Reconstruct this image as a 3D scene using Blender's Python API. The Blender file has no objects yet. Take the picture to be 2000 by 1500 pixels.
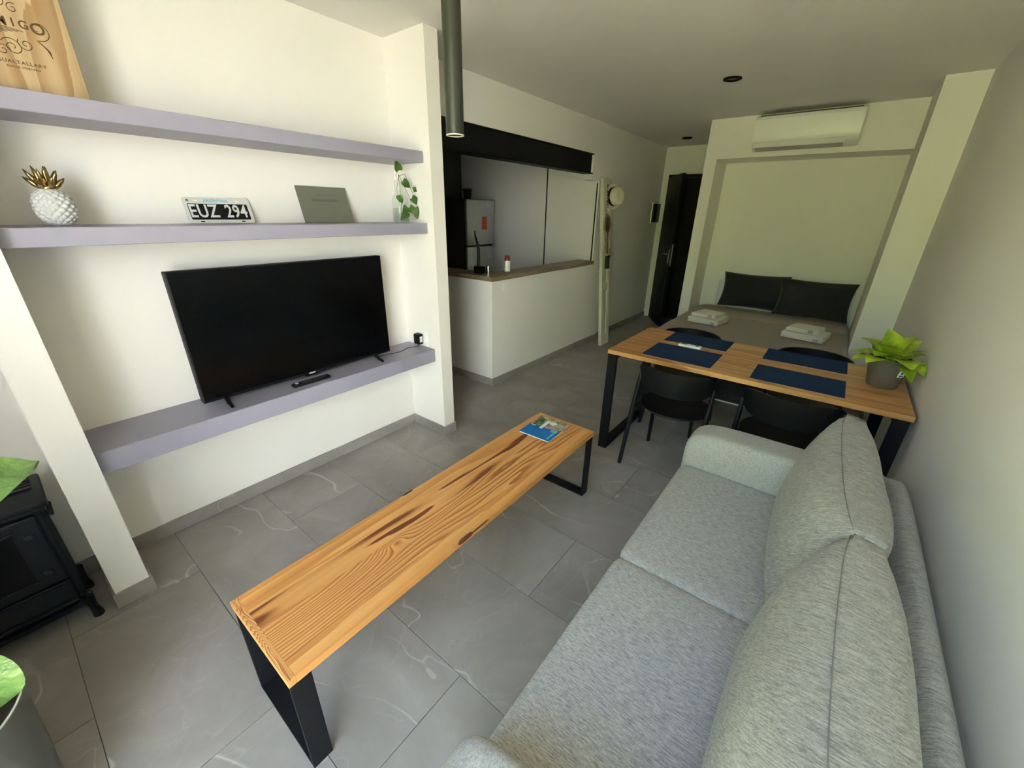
import bpy, bmesh, math, random
from mathutils import Vector, Matrix, noise
random.seed(7)
PI = math.pi
sc = bpy.context.scene
col = sc.collection

# ------------------------------------------------------------------ camera
cam_d = bpy.data.cameras.new('camera')
cam_d.sensor_width = 36.0
cam_d.lens = 791.36 / 2000 * 36.0
cam_d.clip_start = 0.02
cam = bpy.data.objects.new('camera', cam_d)
col.objects.link(cam)
YAW, PITCH, ROLL = math.radians(37.676), math.radians(-22.989), math.radians(1.029)
fw = Vector((-math.sin(YAW) * math.cos(PITCH), math.cos(YAW) * math.cos(PITCH), math.sin(PITCH)))
rt = Vector((math.cos(YAW), math.sin(YAW), 0))
up = rt.cross(fw)
r_ = rt * math.cos(ROLL) + up * math.sin(ROLL)
u_ = -rt * math.sin(ROLL) + up * math.cos(ROLL)
cam.matrix_world = Matrix(((r_.x, u_.x, -fw.x, 2.403), (r_.y, u_.y, -fw.y, -1.834), (r_.z, u_.z, -fw.z, 1.583), (0, 0, 0, 1)))
sc.camera = cam

# ------------------------------------------------------------------ world, sun, exposure
world = bpy.data.worlds.new('sky'); sc.world = world
world.use_nodes = True
wn = world.node_tree
sky = wn.nodes.new('ShaderNodeTexSky')
sky.sky_type = 'NISHITA'
sky.sun_disc = False
sky.sun_elevation = math.radians(48)
sky.sun_rotation = math.radians(20)
sky.dust_density = 2.5
wn.links.new(sky.outputs[0], wn.nodes['Background'].inputs[0])
wn.nodes['Background'].inputs[1].default_value = 0.85
sun_d = bpy.data.lights.new('sun', 'SUN'); sun_d.energy = 20.0; sun_d.angle = math.radians(1.0); sun_d.color = (1.0, 0.98, 0.95)
sun = bpy.data.objects.new('sun', sun_d); col.objects.link(sun)
sun.rotation_euler = Vector((0.55, -0.30, -0.78)).to_track_quat('-Z', 'Y').to_euler()      # beats down on the terrace outside, none of it enters the room
por_d = bpy.data.lights.new('window_portal', 'AREA'); por_d.shape = 'RECTANGLE'; por_d.size = 1.5; por_d.size_y = 2.36
por_d.cycles.is_portal = True
por = bpy.data.objects.new('window_portal', por_d); col.objects.link(por)
por.location = (2.12, -2.61, 1.2); por.rotation_euler = (math.radians(90), 0, 0)
sc.view_settings.view_transform = 'Standard'
sc.view_settings.look = 'None'
sc.view_settings.gamma = 1.0
sc.view_settings.use_curve_mapping = False
sc.view_settings.exposure = 2.15
sc.cycles.max_bounces = 14
sc.cycles.diffuse_bounces = 9
sc.cycles.use_denoising = True

# ------------------------------------------------------------------ materials
def lin(r, g, b):
    f = lambda c: (c / 255 / 12.92) if c <= 10 else ((c / 255 + 0.055) / 1.055) ** 2.4
    return (f(r), f(g), f(b), 1)
MATS = {}
def nodemat(name, rough=0.5, metal=0.0, spec=0.5):
    m = bpy.data.materials.new(name); m.use_nodes = True
    b = m.node_tree.nodes['Principled BSDF']
    b.inputs['Roughness'].default_value = rough
    b.inputs['Metallic'].default_value = metal
    b.inputs['Specular IOR Level'].default_value = spec
    MATS[name] = m
    return m, m.node_tree, b
def N(t, typ, **kw):
    n = t.nodes.new(typ)
    for k, v in kw.items(): setattr(n, k, v)
    return n
def pos(t, scale=(1, 1, 1), rnd=False, coord='Position'):
    g = N(t, 'ShaderNodeNewGeometry') if coord == 'Position' else N(t, 'ShaderNodeTexCoord')
    src = g.outputs['Position'] if coord == 'Position' else g.outputs['Object']
    if rnd:
        oi = N(t, 'ShaderNodeObjectInfo'); mm = N(t, 'ShaderNodeMath', operation='MULTIPLY'); mm.inputs[1].default_value = 37.0
        t.links.new(oi.outputs['Random'], mm.inputs[0])
        ad = N(t, 'ShaderNodeVectorMath', operation='ADD'); t.links.new(src, ad.inputs[0]); t.links.new(mm.outputs[0], ad.inputs[1]); src = ad.outputs[0]
    mp = N(t, 'ShaderNodeMapping'); mp.inputs['Scale'].default_value = scale
    t.links.new(src, mp.inputs['Vector'])
    return mp.outputs[0]
def noise_n(t, vec, scale, detail=3, rough=0.5, dist=0.0):
    n = N(t, 'ShaderNodeTexNoise'); n.inputs['Scale'].default_value = scale; n.inputs['Detail'].default_value = detail
    n.inputs['Roughness'].default_value = rough; n.inputs['Distortion'].default_value = dist
    t.links.new(vec, n.inputs['Vector'])
    return n.outputs['Fac']
def ramp(t, fac, stops):
    r = N(t, 'ShaderNodeValToRGB')
    e = r.color_ramp.elements
    e[0].position, e[0].color = stops[0]
    e[1].position, e[1].color = stops[-1]
    for p, c in stops[1:-1]:
        x = e.new(p); x.color = c
    t.links.new(fac, r.inputs[0])
    return r.outputs[0]
def mth(t, op, a, b=None):
    n = N(t, 'ShaderNodeMath', operation=op)
    for i, v in enumerate((a, b)):
        if v is None: continue
        if isinstance(v, (int, float)): n.inputs[i].default_value = v
        else: t.links.new(v, n.inputs[i])
    return n.outputs[0]
def mixc(t, fac, a, b, typ='MIX'):
    n = N(t, 'ShaderNodeMix', data_type='RGBA', blend_type=typ)
    for s, v in (('Factor', fac), ('A', a), ('B', b)):
        i = [k for k in n.inputs if k.name == s and (k.type == 'RGBA' if s != 'Factor' else k.type == 'VALUE')][0]
        if isinstance(v, (int, float, tuple)): i.default_value = v
        else: t.links.new(v, i)
    return [o for o in n.outputs if o.type == 'RGBA'][0]
def bump(t, b, h, strength=0.2, dist=0.01):
    n = N(t, 'ShaderNodeBump'); n.inputs['Strength'].default_value = strength; n.inputs['Distance'].default_value = dist
    t.links.new(h, n.inputs['Height']); t.links.new(n.outputs[0], b.inputs['Normal'])
def plain(name, c, rough=0.5, metal=0.0, spec=0.5, var=0.06, scale=9.0, bmp=0.0):
    m, t, b = nodemat(name, rough, metal, spec)
    f = noise_n(t, pos(t, coord='Object'), scale, 4)
    lo = tuple(x * (1 - var) for x in c[:3]) + (1,); hi = tuple(min(1, x * (1 + var)) for x in c[:3]) + (1,)
    t.links.new(ramp(t, f, [(0.3, lo), (0.7, hi)]), b.inputs['Base Color'])
    if bmp: bump(t, b, noise_n(t, pos(t, coord='Object'), scale * 30, 2), bmp, 0.002)
    return m
M_wall = plain('wall_paint', (0.80, 0.78, 0.745, 1), 0.85, spec=0.15, var=0.012, scale=1.5, bmp=0.06)
M_ceil = plain('ceiling_paint', (0.78, 0.77, 0.745, 1), 0.9, spec=0.1, var=0.015, scale=2.0)
M_shelf = plain('shelf_lacquer', lin(150, 147, 164), 0.42, var=0.02)
M_black = plain('black_plastic', (0.006, 0.006, 0.007, 1), 0.5, spec=0.22, var=0.1)
M_blackmetal = plain('black_powder_coat', (0.006, 0.006, 0.008, 1), 0.55, spec=0.2, var=0.1, scale=40)
M_castiron = plain('cast_iron', (0.008, 0.009, 0.012, 1), 0.5, spec=0.3, var=0.25, scale=40, bmp=0.15)
M_screen = plain('screen_glass', (0.002, 0.002, 0.0025, 1), 0.2, spec=0.25, var=0.05)
M_white = plain('white_plastic', (0.80, 0.80, 0.78, 1), 0.3, var=0.01)
M_cream = plain('cream_paint', (0.66, 0.64, 0.52, 1), 0.55, var=0.05, scale=20)
M_steel = plain('brushed_steel', (0.55, 0.56, 0.56, 1), 0.32, 0.9, var=0.05)
M_chrome = plain('chrome', (0.75, 0.75, 0.75, 1), 0.15, 1.0, var=0.02)
M_gold = plain('gold_glaze', lin(176, 154, 102), 0.22, 1.0, var=0.08)
M_ceramic = plain('white_ceramic', (0.56, 0.57, 0.58, 1), 0.15, var=0.01)
M_grout = plain('grout', lin(96, 92, 88), 0.9, var=0.05)
M_navy = None
M_potgrey = plain('taupe_pot', lin(98, 92, 84), 0.6, var=0.04)
M_planter = plain('grey_planter', lin(96, 97, 91), 0.6, var=0.06)
M_rim = plain('pale_rim', lin(205, 205, 195), 0.5)
M_soil = plain('soil', (0.03, 0.022, 0.015, 1), 0.95, var=0.4, scale=60, bmp=0.5)
M_stem = plain('stem_green', lin(110, 120, 60), 0.6)
M_brownstem = plain('stem_brown', lin(110, 90, 70), 0.6)
M_orange = plain('orange_sticker', lin(220, 90, 40), 0.5)
M_red = plain('red_cap', lin(130, 25, 22), 0.3)
M_racket = plain('varnished_wood', lin(120, 75, 35), 0.4, var=0.2, scale=30)
M_string = plain('racket_string', lin(170, 150, 110), 0.6)
M_greenbox = plain('dark_green_paint', lin(60, 72, 58), 0.5)
M_brass = plain('brass', lin(170, 150, 100), 0.3, 0.9)
M_glassdark = plain('stove_glass', (0.006, 0.006, 0.007, 1), 0.12)
M_teal = plain('teal_print', lin(60, 120, 110), 0.6)
M_paper = plain('white_paper', (0.8, 0.8, 0.78, 1), 0.6, var=0.02)
M_ink = plain('brown_ink', lin(88, 66, 42), 0.8)
M_bluelet = plain('light_blue_ink', lin(120, 185, 205), 0.6)
M_plate = plain('plate_silver_paint', lin(205, 207, 204), 0.4, var=0.03)
M_card = plain('grey_green_card', lin(112, 113, 100), 0.6, var=0.03)
M_cardtext = plain('grey_card_print', lin(96, 95, 86), 0.6)
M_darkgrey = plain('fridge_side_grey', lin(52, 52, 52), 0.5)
M_jamb = plain('dark_door_wood', (0.006, 0.0055, 0.005, 1), 0.5, spec=0.2, var=0.3, scale=25)
M_sole = plain('rubber', (0.01, 0.01, 0.01, 1), 0.8)
M_concrete = plain('balcony_tile', lin(190, 174, 144), 0.8, var=0.08, scale=3)
M_render = plain('white_render', (0.79, 0.82, 0.85, 1), 0.9, var=0.03, scale=3)  # cool white for the added house that lights the television wall
M_dkwall = plain('dark_grey_dimming', lin(96, 95, 90), 0.8, spec=0.2, var=0.03)  # dark grey chosen to cut bounce; kitchen gloom put into the wall colour
M_frame = plain('window_frame_black', (0.02, 0.02, 0.02, 1), 0.4)
M_terrac = plain('worktop_laminate', lin(150, 130, 105), 0.45, var=0.12, scale=14)

# heathered sofa fabric: short streaks running over the cushions
def fabric(name, dark, light, sx, sy, sz, rough=0.95, bs=0.25, sheen=0.1, skew=0.0):
    m, t, b = nodemat(name, rough, spec=0.2)
    def pv_(a, b_, c):
        if not skew: return pos(t, (a, b_, c))
        g = N(t, 'ShaderNodeNewGeometry'); sp = N(t, 'ShaderNodeSeparateXYZ'); t.links.new(g.outputs['Position'], sp.inputs[0])
        cb = N(t, 'ShaderNodeCombineXYZ')
        t.links.new(mth(t, 'MULTIPLY', sp.outputs[0], a), cb.inputs[0])
        t.links.new(mth(t, 'MULTIPLY', mth(t, 'ADD', sp.outputs[1], mth(t, 'MULTIPLY', sp.outputs[2], skew)), b_), cb.inputs[1])
        t.links.new(mth(t, 'MULTIPLY', sp.outputs[2], c), cb.inputs[2])
        return cb.outputs[0]
    n1 = noise_n(t, pv_(sx, sy, sz), 1.0, 3, 0.6)
    n2 = noise_n(t, pv_(sx * 5, sy * 2.2, sz * 5), 1.0, 2)
    s = mth(t, 'ADD', mth(t, 'MULTIPLY', n1, 0.6), mth(t, 'MULTIPLY', n2, 0.4))
    t.links.new(ramp(t, s, [(0.38, dark), (0.62, light)]), b.inputs['Base Color'])
    bump(t, b, s, bs, 0.003)
    b.inputs['Sheen Weight'].default_value = sheen
    return m
M_sofa = fabric('heather_grey_fabric', lin(130, 129, 127), lin(187, 187, 184), 45, 330, 45)
M_sofacush = fabric('heather_grey_fabric_cushion', lin(120, 118, 113), lin(174, 172, 165), 45, 330, 45, skew=0.75)
M_sofaarm = fabric('heather_grey_fabric_arm', lin(146, 145, 142), lin(184, 183, 179), 260, 150, 150)
M_slot = plain('grey_plastic', lin(176, 176, 170), 0.6)
M_pend = plain('black_metal_olive_highlight', lin(44, 47, 38), 0.4, spec=0.35, var=0.06)  # greenish highlight of the black tube put into the base colour
M_bolt = plain('worn_iron', (0.05, 0.055, 0.06, 1), 0.4, 0.5, var=0.2, scale=60)
M_bark = plain('bark', lin(84, 44, 28), 0.7, var=0.2, scale=60)
M_seam = plain('grey_seam_thread', lin(118, 118, 112), 0.9)
M_duvet = fabric('taupe_bed_linen', lin(150, 139, 126), lin(168, 157, 143), 60, 60, 60, bs=0.08)
M_pillow = fabric('charcoal_linen', lin(40, 40, 40), lin(52, 51, 50), 120, 120, 120, bs=0.1)
M_towel = fabric('white_terry', lin(205, 202, 190), lin(235, 232, 222), 300, 300, 300, bs=0.5)
M_towelb = plain('towel_band', lin(170, 165, 152), 0.9)
M_hat = fabric('white_straw', lin(205, 200, 175), lin(235, 230, 210), 200, 200, 200, bs=0.3)
M_mat = fabric('navy_woven', lin(17, 33, 62), lin(34, 60, 100), 260, 260, 260, bs=0.4, sheen=0.0)

# grey marble-look tile
m, t, b = nodemat('grey_tile', 0.36, spec=0.45)
pv = pos(t, rnd=True)
cl = noise_n(t, pv, 2.6, 6, 0.6, 0.6)
base = ramp(t, cl, [(0.25, lin(130, 125, 121)), (0.5, lin(147, 142, 138)), (0.75, lin(164, 160, 156))])
wv = noise_n(t, pos(t, (1.0, 1.7, 1), rnd=True), 1.5, 3.0, 0.42, 0.35)
ln = mth(t, 'ABSOLUTE', mth(t, 'SUBTRACT', wv, 0.5))
v1 = ramp(t, ln, [(0.0, (1, 1, 1, 1)), (0.0055, (0, 0, 0, 1))])
msk = ramp(t, noise_n(t, pv, 1.7, 2), [(0.48, (0, 0, 0, 1)), (0.62, (1, 1, 1, 1))])
vf = mth(t, 'MULTIPLY', mth(t, 'MULTIPLY', v1, msk), 0.68)
wv2 = noise_n(t, pos(t, (1.6, 0.7, 1), rnd=True), 3.2, 3, 0.45, 0.6)
v2 = ramp(t, mth(t, 'ABSOLUTE', mth(t, 'SUBTRACT', wv2, 0.48)), [(0.0, (1, 1, 1, 1)), (0.008, (0, 0, 0, 1))])
vf2 = mth(t, 'MULTIPLY', v2, 0.14)
c1 = mixc(t, vf, base, lin(205, 200, 194))
c2 = mixc(t, vf2, c1, lin(190, 186, 180))
t.links.new(c2, b.inputs['Base Color'])
t.links.new(ramp(t, cl, [(0.2, (0.30, 0.30, 0.30, 1)), (0.8, (0.44, 0.44, 0.44, 1))]), b.inputs['Roughness'])
M_tile = m

# pine / oak boards. along = axis of the grain
def wood(name, along, light, mid, dark, freq, amp, sl=1.0, fine=1.0, rough=0.42, knot=None, dpos=0.80):
    m, t, b = nodemat(name, rough, spec=0.4)
    g = N(t, 'ShaderNodeNewGeometry'); sep = N(t, 'ShaderNodeSeparateXYZ'); t.links.new(g.outputs['Position'], sep.inputs[0])
    oi = N(t, 'ShaderNodeObjectInfo')
    across = sep.outputs['X' if along == 'Y' else 'Y']
    s = (7 * sl, 0.75 * sl, 7 * sl) if along == 'Y' else (0.75 * sl, 7 * sl, 7 * sl)
    n1 = noise_n(t, pos(t, s, rnd=True), 1.0, 2, 0.45)
    s2 = (60 * fine, 3.0, 60 * fine) if along == 'Y' else (3.0, 60 * fine, 60 * fine)
    n2 = noise_n(t, pos(t, s2, rnd=True), 1.0, 3, 0.6)
    tt = mth(t, 'ADD', mth(t, 'MULTIPLY', across, freq), mth(t, 'MULTIPLY', n1, amp))
    tt = mth(t, 'ADD', tt, mth(t, 'MULTIPLY', n2, 0.25))
    if knot:
        kx, ky = knot
        dx = mth(t, 'MULTIPLY', mth(t, 'SUBTRACT', sep.outputs['X'], kx), 26.0)
        dy = mth(t, 'MULTIPLY', mth(t, 'SUBTRACT', sep.outputs['Y'], ky), 13.0)
        d2 = mth(t, 'ADD', mth(t, 'MULTIPLY', dx, dx), mth(t, 'MULTIPLY', dy, dy))
        tt = mth(t, 'ADD', tt, mth(t, 'MULTIPLY', mth(t, 'DIVIDE', 1.0, mth(t, 'ADD', d2, 0.55)), 2.6))
    fr = mth(t, 'FRACT', tt)
    c = ramp(t, fr, [(0.0, light), (0.45, mid), (dpos, dark), (0.97, dark), (1.0, light)])
    grain = ramp(t, n2, [(0.35, (0.86, 0.86, 0.86, 1)), (0.65, (1.08, 1.08, 1.08, 1))])
    c = mixc(t, 0.8, c, grain, 'MULTIPLY')
    tone = ramp(t, oi.outputs['Random'], [(0.0, (0.86, 0.86, 0.86, 1)), (1.0, (1.06, 1.06, 1.06, 1))])
    c = mixc(t, 1.0, c, tone, 'MULTIPLY')
    t.links.new(c, b.inputs['Base Color'])
    bump(t, b, n2, 0.06, 0.002)
    return m
PL, PM, PD = lin(214, 160, 98), lin(202, 144, 82), lin(138, 80, 40)
M_pine_plain = wood('pine_plain', 'Y', PL, PM, lin(192, 132, 72), 14, 3.0)
M_pine_dark = wood('pine_cathedral', 'Y', PL, PM, lin(118, 62, 34), 15, 7.5, 1.05, dpos=0.66)
M_pine_fine = wood('pine_fine', 'Y', PL, PM, lin(164, 104, 56), 62, 15.0, 1.0, knot=(1.345, -1.168))
M_pine_end = wood('pine_end_grain', 'X', lin(222, 172, 112), lin(208, 152, 90), lin(160, 100, 56), 30, 42.0, 3.0)
M_oak = wood('table_board', 'X', lin(222, 168, 110), lin(210, 154, 96), lin(184, 128, 76), 9, 6.0, 1.0, rough=0.35)
M_crate = wood('crate_pine', 'X', lin(200, 174, 136), lin(190, 162, 122), lin(172, 138, 96), 0.5, 5.0, 1.2)
t = M_crate.node_tree     # the crate's board stands upright: grain runs along z
for n in t.nodes:
    if n.type == 'MAPPING':
        n.inputs['Scale'].default_value = (9, 9, 1.2) if n.inputs['Scale'].default_value[1] < 30 else (60, 60, 3)
M_worktop = wood('worktop_wood', 'Y', lin(150, 134, 106), lin(142, 125, 98), lin(130, 112, 86), 10, 4.0)

def leafmat(name, c1, c2, scale=14.0, rough=0.4, vein=0.5):
    m, t, b = nodemat(name, rough)
    f = noise_n(t, pos(t, coord='Position'), scale, 4)
    t.links.new(ramp(t, f, [(0.3, c1), (0.7, c2)]), b.inputs['Base Color'])
    bump(t, b, noise_n(t, pos(t), scale * 4, 2), vein, 0.004)
    b.inputs['Subsurface Weight'].default_value = 0.0
    return m
M_leaf_lime = leafmat('lime_leaf', lin(110, 150, 30), lin(190, 205, 60), 18)
M_leaf_dark = leafmat('ivy_leaf', lin(40, 76, 26), lin(76, 112, 40), 20)
M_leaf_big = leafmat('cabbage_leaf', lin(66, 104, 44), lin(126, 158, 88), 16, 0.3, 1.0)
M_hedge = leafmat('hedge_leaves', lin(82, 104, 44), lin(160, 172, 98), 6, 0.8)

# clear glass
def glassmat(name, tint=(1, 1, 1, 1), rough=0.02, fac=0.10):
    m = bpy.data.materials.new(name); m.use_nodes = True
    t = m.node_tree; t.nodes.clear()
    o = N(t, 'ShaderNodeOutputMaterial'); mx = N(t, 'ShaderNodeMixShader'); tr = N(t, 'ShaderNodeBsdfTransparent'); gl = N(t, 'ShaderNodeBsdfGlossy')
    tr.inputs[0].default_value = tint; gl.inputs['Roughness'].default_value = rough
    lw = N(t, 'ShaderNodeLayerWeight'); lw.inputs[0].default_value = 0.5
    t.links.new(mth(t, 'ADD', 0.03, mth(t, 'MULTIPLY', mth(t, 'POWER', lw.outputs['Facing'], 5.0), 0.6)), mx.inputs[0]); t.links.new(tr.outputs[0], mx.inputs[1]); t.links.new(gl.outputs[0], mx.inputs[2]); t.links.new(mx.outputs[0], o.inputs[0])
    return m
M_glass = glassmat('window_glass', (0.97, 0.985, 0.97, 1))
M_jar = glassmat('jar_glass', (0.90, 0.93, 0.90, 1))

# ------------------------------------------------------------------ mesh helpers
def B(): return bmesh.new()
def box(bm, x0, x1, y0, y1, z0, z1, bev=0.0, seg=2, M=None):
    if bev:
        tmp = bmesh.new(); r = bmesh.ops.create_cube(tmp, size=1)
        for v in r['verts']:
            v.co = Vector(((x0 + x1) / 2 + v.co.x * (x1 - x0), (y0 + y1) / 2 + v.co.y * (y1 - y0), (z0 + z1) / 2 + v.co.z * (z1 - z0)))
        bmesh.ops.bevel(tmp, geom=list(tmp.edges), offset=bev, segments=seg, affect='EDGES', profile=0.5)
        merge(bm, tmp, M); return
    vs = [bm.verts.new((x, y, z)) for z in (z0, z1) for y in (y0, y1) for x in (x0, x1)]
    if M is not None:
        for v in vs: v.co = M @ v.co
    for f in ((0, 2, 3, 1), (4, 5, 7, 6), (0, 1, 5, 4), (2, 6, 7, 3), (0, 4, 6, 2), (1, 3, 7, 5)):
        bm.faces.new([vs[i] for i in f])
def merge(bm, other, M=None):
    mp = {}
    for v in other.verts:
        mp[v] = bm.verts.new(M @ v.co if M is not None else v.co)
    for f in other.faces:
        try: bm.faces.new([mp[v] for v in f.verts])
        except ValueError: pass
    other.free()
def frame(d):
    d = Vector(d).normalized()
    a = Vector((0, 0, 1)) if abs(d.z) < 0.9 else Vector((1, 0, 0))
    u = d.cross(a).normalized(); return u, d.cross(u).normalized()
def tube(bm, pts, r, n=10, caps=True):
    pts = [Vector(p) for p in pts]
    rs = r if isinstance(r, (list, tuple)) else [r] * len(pts)
    rings = []; pu = None
    for i, p in enumerate(pts):
        d = (pts[min(i + 1, len(pts) - 1)] - pts[max(i - 1, 0)])
        if pu is None: u, v = frame(d)
        else:
            d = d.normalized(); u = (pu - d * pu.dot(d)).normalized(); v = d.cross(u)
        pu = u
        rings.append([bm.verts.new(p + (u * math.cos(a) + v * math.sin(a)) * rs[i]) for a in [2 * PI * k / n for k in range(n)]])
    for a, b_ in zip(rings, rings[1:]):
        for k in range(n):
            bm.faces.new((a[k], a[(k + 1) % n], b_[(k + 1) % n], b_[k]))
    if caps:
        bm.faces.new(list(reversed(rings[0]))); bm.faces.new(rings[-1])
def lathe(bm, prof, n=32, c=(0, 0, 0), M=None, closed=False):
    rings = []
    for r, z in prof:
        ring = []
        for k in range(n):
            p = Vector((c[0] + r * math.cos(2 * PI * k / n), c[1] + r * math.sin(2 * PI * k / n), c[2] + z))
            ring.append(bm.verts.new(M @ p if M is not None else p))
        rings.append(ring)
    for a, b_ in zip(rings, rings[1:]):
        for k in range(n): bm.faces.new((a[k], a[(k + 1) % n], b_[(k + 1) % n], b_[k]))
    if closed:
        for k in range(n): bm.faces.new((rings[-1][k], rings[-1][(k + 1) % n], rings[0][(k + 1) % n], rings[0][k]))
    else:
        if prof[0][0] > 1e-6: bm.faces.new(list(reversed(rings[0])))
        if prof[-1][0] > 1e-6: bm.faces.new(rings[-1])
def prism(bm, poly, axis, a0, a1):
    """poly in the two other axes (in xyz order), extruded along axis"""
    def P(u, v, w):
        return {'x': (w, u, v), 'y': (u, w, v), 'z': (u, v, w)}[axis]
    A = [bm.verts.new(P(u, v, a0)) for u, v in poly]; C = [bm.verts.new(P(u, v, a1)) for u, v in poly]
    bm.faces.new(A); bm.faces.new(list(reversed(C)))
    for i in range(len(poly)):
        j = (i + 1) % len(poly); bm.faces.new((A[i], C[i], C[j], A[j]))
def puff(bm, c, h, e=4.0, n=14, fn=None, M=None):
    """rounded, slightly inflated box"""
    tmp = bmesh.new(); bmesh.ops.create_cube(tmp, size=2)
    bmesh.ops.subdivide_edges(tmp, edges=list(tmp.edges), cuts=n, use_grid_fill=True)
    for v in tmp.verts:
        p = v.co
        d = (abs(p.x) ** e + abs(p.y) ** e + abs(p.z) ** e) ** (1 / e)
        q = Vector((p.x / d, p.y / d, p.z / d))
        if fn: q = fn(q)
        v.co = Vector((c[0] + q.x * h[0], c[1] + q.y * h[1], c[2] + q.z * h[2]))
    merge(bm, tmp, M)
def pillow(bm, hu, hv, T, edge, ear, M, n=22, puffpow=0.5, seed=0):
    """cushion: local x = thickness, y = width, z = height; pinched edge, pointed corners"""
    g = {}
    for s in (1, -1):
        for i in range(n + 1):
            for j in range(n + 1):
                u = -1 + 2 * i / n; v = -1 + 2 * j / n
                onb = i in (0, n) or j in (0, n)
                if s == -1 and onb and edge == 0: g[s, i, j] = g[1, i, j]; continue
                th = T * max(0, (1 - abs(u) ** 3.2) * (1 - abs(v) ** 3.2)) ** puffpow + edge
                yy = u * hu * (1 - ear * (1 - v * v)); zz = v * hv * (1 - ear * (1 - u * u))
                w = 0.006 * noise.noise(Vector((u * 2 + seed, v * 2, s * 3.0)))
                g[s, i, j] = bm.verts.new(M @ Vector((s * (th + w * (0 if onb else 1)), yy, zz)))
    for s in (1, -1):
        for i in range(n):
            for j in range(n):
                q = [g[s, i, j], g[s, i + 1, j], g[s, i + 1, j + 1], g[s, i, j + 1]]
                bm.faces.new(q if s == 1 else list(reversed(q)))
    if edge:
        for i in range(n):
            bm.faces.new((g[1, i, 0], g[-1, i, 0], g[-1, i + 1, 0], g[1, i + 1, 0]))
            bm.faces.new((g[1, i + 1, n], g[-1, i + 1, n], g[-1, i, n], g[1, i, n]))
            bm.faces.new((g[1, 0, i + 1], g[-1, 0, i + 1], g[-1, 0, i], g[1, 0, i]))
            bm.faces.new((g[1, n, i], g[-1, n, i], g[-1, n, i + 1], g[1, n, i + 1]))
def leaf(bm, base, d, upv, L, W, droop=0.4, heart=True, cup=0.15, n=10, mw=6, wav=0.0):
    d = Vector(d).normalized(); s = d.cross(Vector(upv)).normalized(); nn = s.cross(d).normalized()
    rows = []
    for i in range(n + 1):
        f = i / n
        if heart: w = math.sin(PI * min(1, (f + 0.12) / 1.12) ** 0.62) ** 0.8 if f < 1 else 0
        else: w = math.sin(PI * f ** 0.8) ** 0.75 if 0 < f < 1 else 0
        c = Vector(base) + d * (L * f) - nn * (droop * L * f * f) + nn * (0.08 * L * math.sin(PI * f))
        row = []
        for k in range(mw + 1):
            q = -1 + 2 * k / mw
            off = -0.10 * L * abs(q) ** 1.5 * (1 if heart and i == 0 else max(0, 0.5 - f)) if heart else 0
            row.append(bm.verts.new(c + s * (q * w * W / 2) + d * off + nn * (cup * W * (abs(q) ** 1.6) * w + wav * math.sin(f * 14 + q * 3) * abs(q))))
        rows.append(row)
    for a, b_ in zip(rows, rows[1:]):
        for k in range(mw): bm.faces.new((a[k], a[k + 1], b_[k + 1], b_[k]))

# ------------------------------------------------------------------ object helpers
def obj(name, bm, m, parent=None, smooth=False, angle=None, weld=False):
    if weld: bmesh.ops.remove_doubles(bm, verts=list(bm.verts), dist=1e-5)
    bmesh.ops.recalc_face_normals(bm, faces=list(bm.faces))
    me = bpy.data.meshes.new(name)
    if parent is not None:
        w = Vector((0, 0, 0)); p = parent
        while p is not None: w += p.location; p = p.parent
        for v in bm.verts: v.co -= w
    bm.to_mesh(me); bm.free()
    if smooth:
        for p in me.polygons: p.use_smooth = True
        if angle:
            try: me.set_sharp_from_angle(angle=math.radians(angle))
            except Exception: pass
    me.materials.append(m)
    o = bpy.data.objects.new(name, me); col.objects.link(o)
    if parent is not None: o.parent = parent
    return o
def thing(name, label, cat, loc=(0, 0, 0), group=None):
    o = bpy.data.objects.new(name, None); col.objects.link(o); o.location = loc; o.empty_display_size = 0.1
    return tag(o, label, cat, group)
def tag(o, label, cat, group=None):
    o['label'] = label; o['category'] = cat
    if group: o['group'] = group
    return o
def struct(name, bm, m, label=None, cat=None, parent=None, **k):
    o = obj(name, bm, m, parent, **k)
    if parent is None:
        o['kind'] = 'structure'; o['label'] = label or name.replace('_', ' '); o['category'] = cat or 'wall'
    return o
def dup(root, loc, rotz, label):
    r = root.copy(); col.objects.link(r); r.location = loc; r.rotation_euler = (0, 0, rotz); r['label'] = label
    for ch in list(root.children):
        c = ch.copy(); col.objects.link(c); c.parent = r
        for g in list(ch.children):
            d = g.copy(); col.objects.link(d); d.parent = c
    return r
def sbox(*a, bev=0.0, M=None):
    bm = B(); box(bm, *a, bev=bev, M=M); return bm
def text(name, s, size, m, parent, M, ext=0.0006, sx=1.0, align='CENTER', bold=0.0, sp=1.0):
    cu = bpy.data.curves.new(name, 'FONT'); cu.body = s; cu.size = size; cu.extrude = ext; cu.align_x = align; cu.align_y = 'CENTER'
    cu.offset = bold; cu.resolution_u = 3; cu.space_character = sp
    to = bpy.data.objects.new(name + '_tmp', cu); col.objects.link(to)
    bpy.context.view_layer.update()
    me = bpy.data.meshes.new_from_object(to.evaluated_get(bpy.context.evaluated_depsgraph_get()))
    bpy.data.objects.remove(to); bpy.data.curves.remove(cu)
    w = Vector((0, 0, 0)); p = parent
    while p is not None: w += p.location; p = p.parent
    for v in me.vertices: v.co = M @ Vector((v.co.x * sx, v.co.y, v.co.z)) - w
    me.materials.clear(); me.materials.append(m); me.name = name
    o = bpy.data.objects.new(name, me); col.objects.link(o); o.parent = parent
    return o
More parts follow.
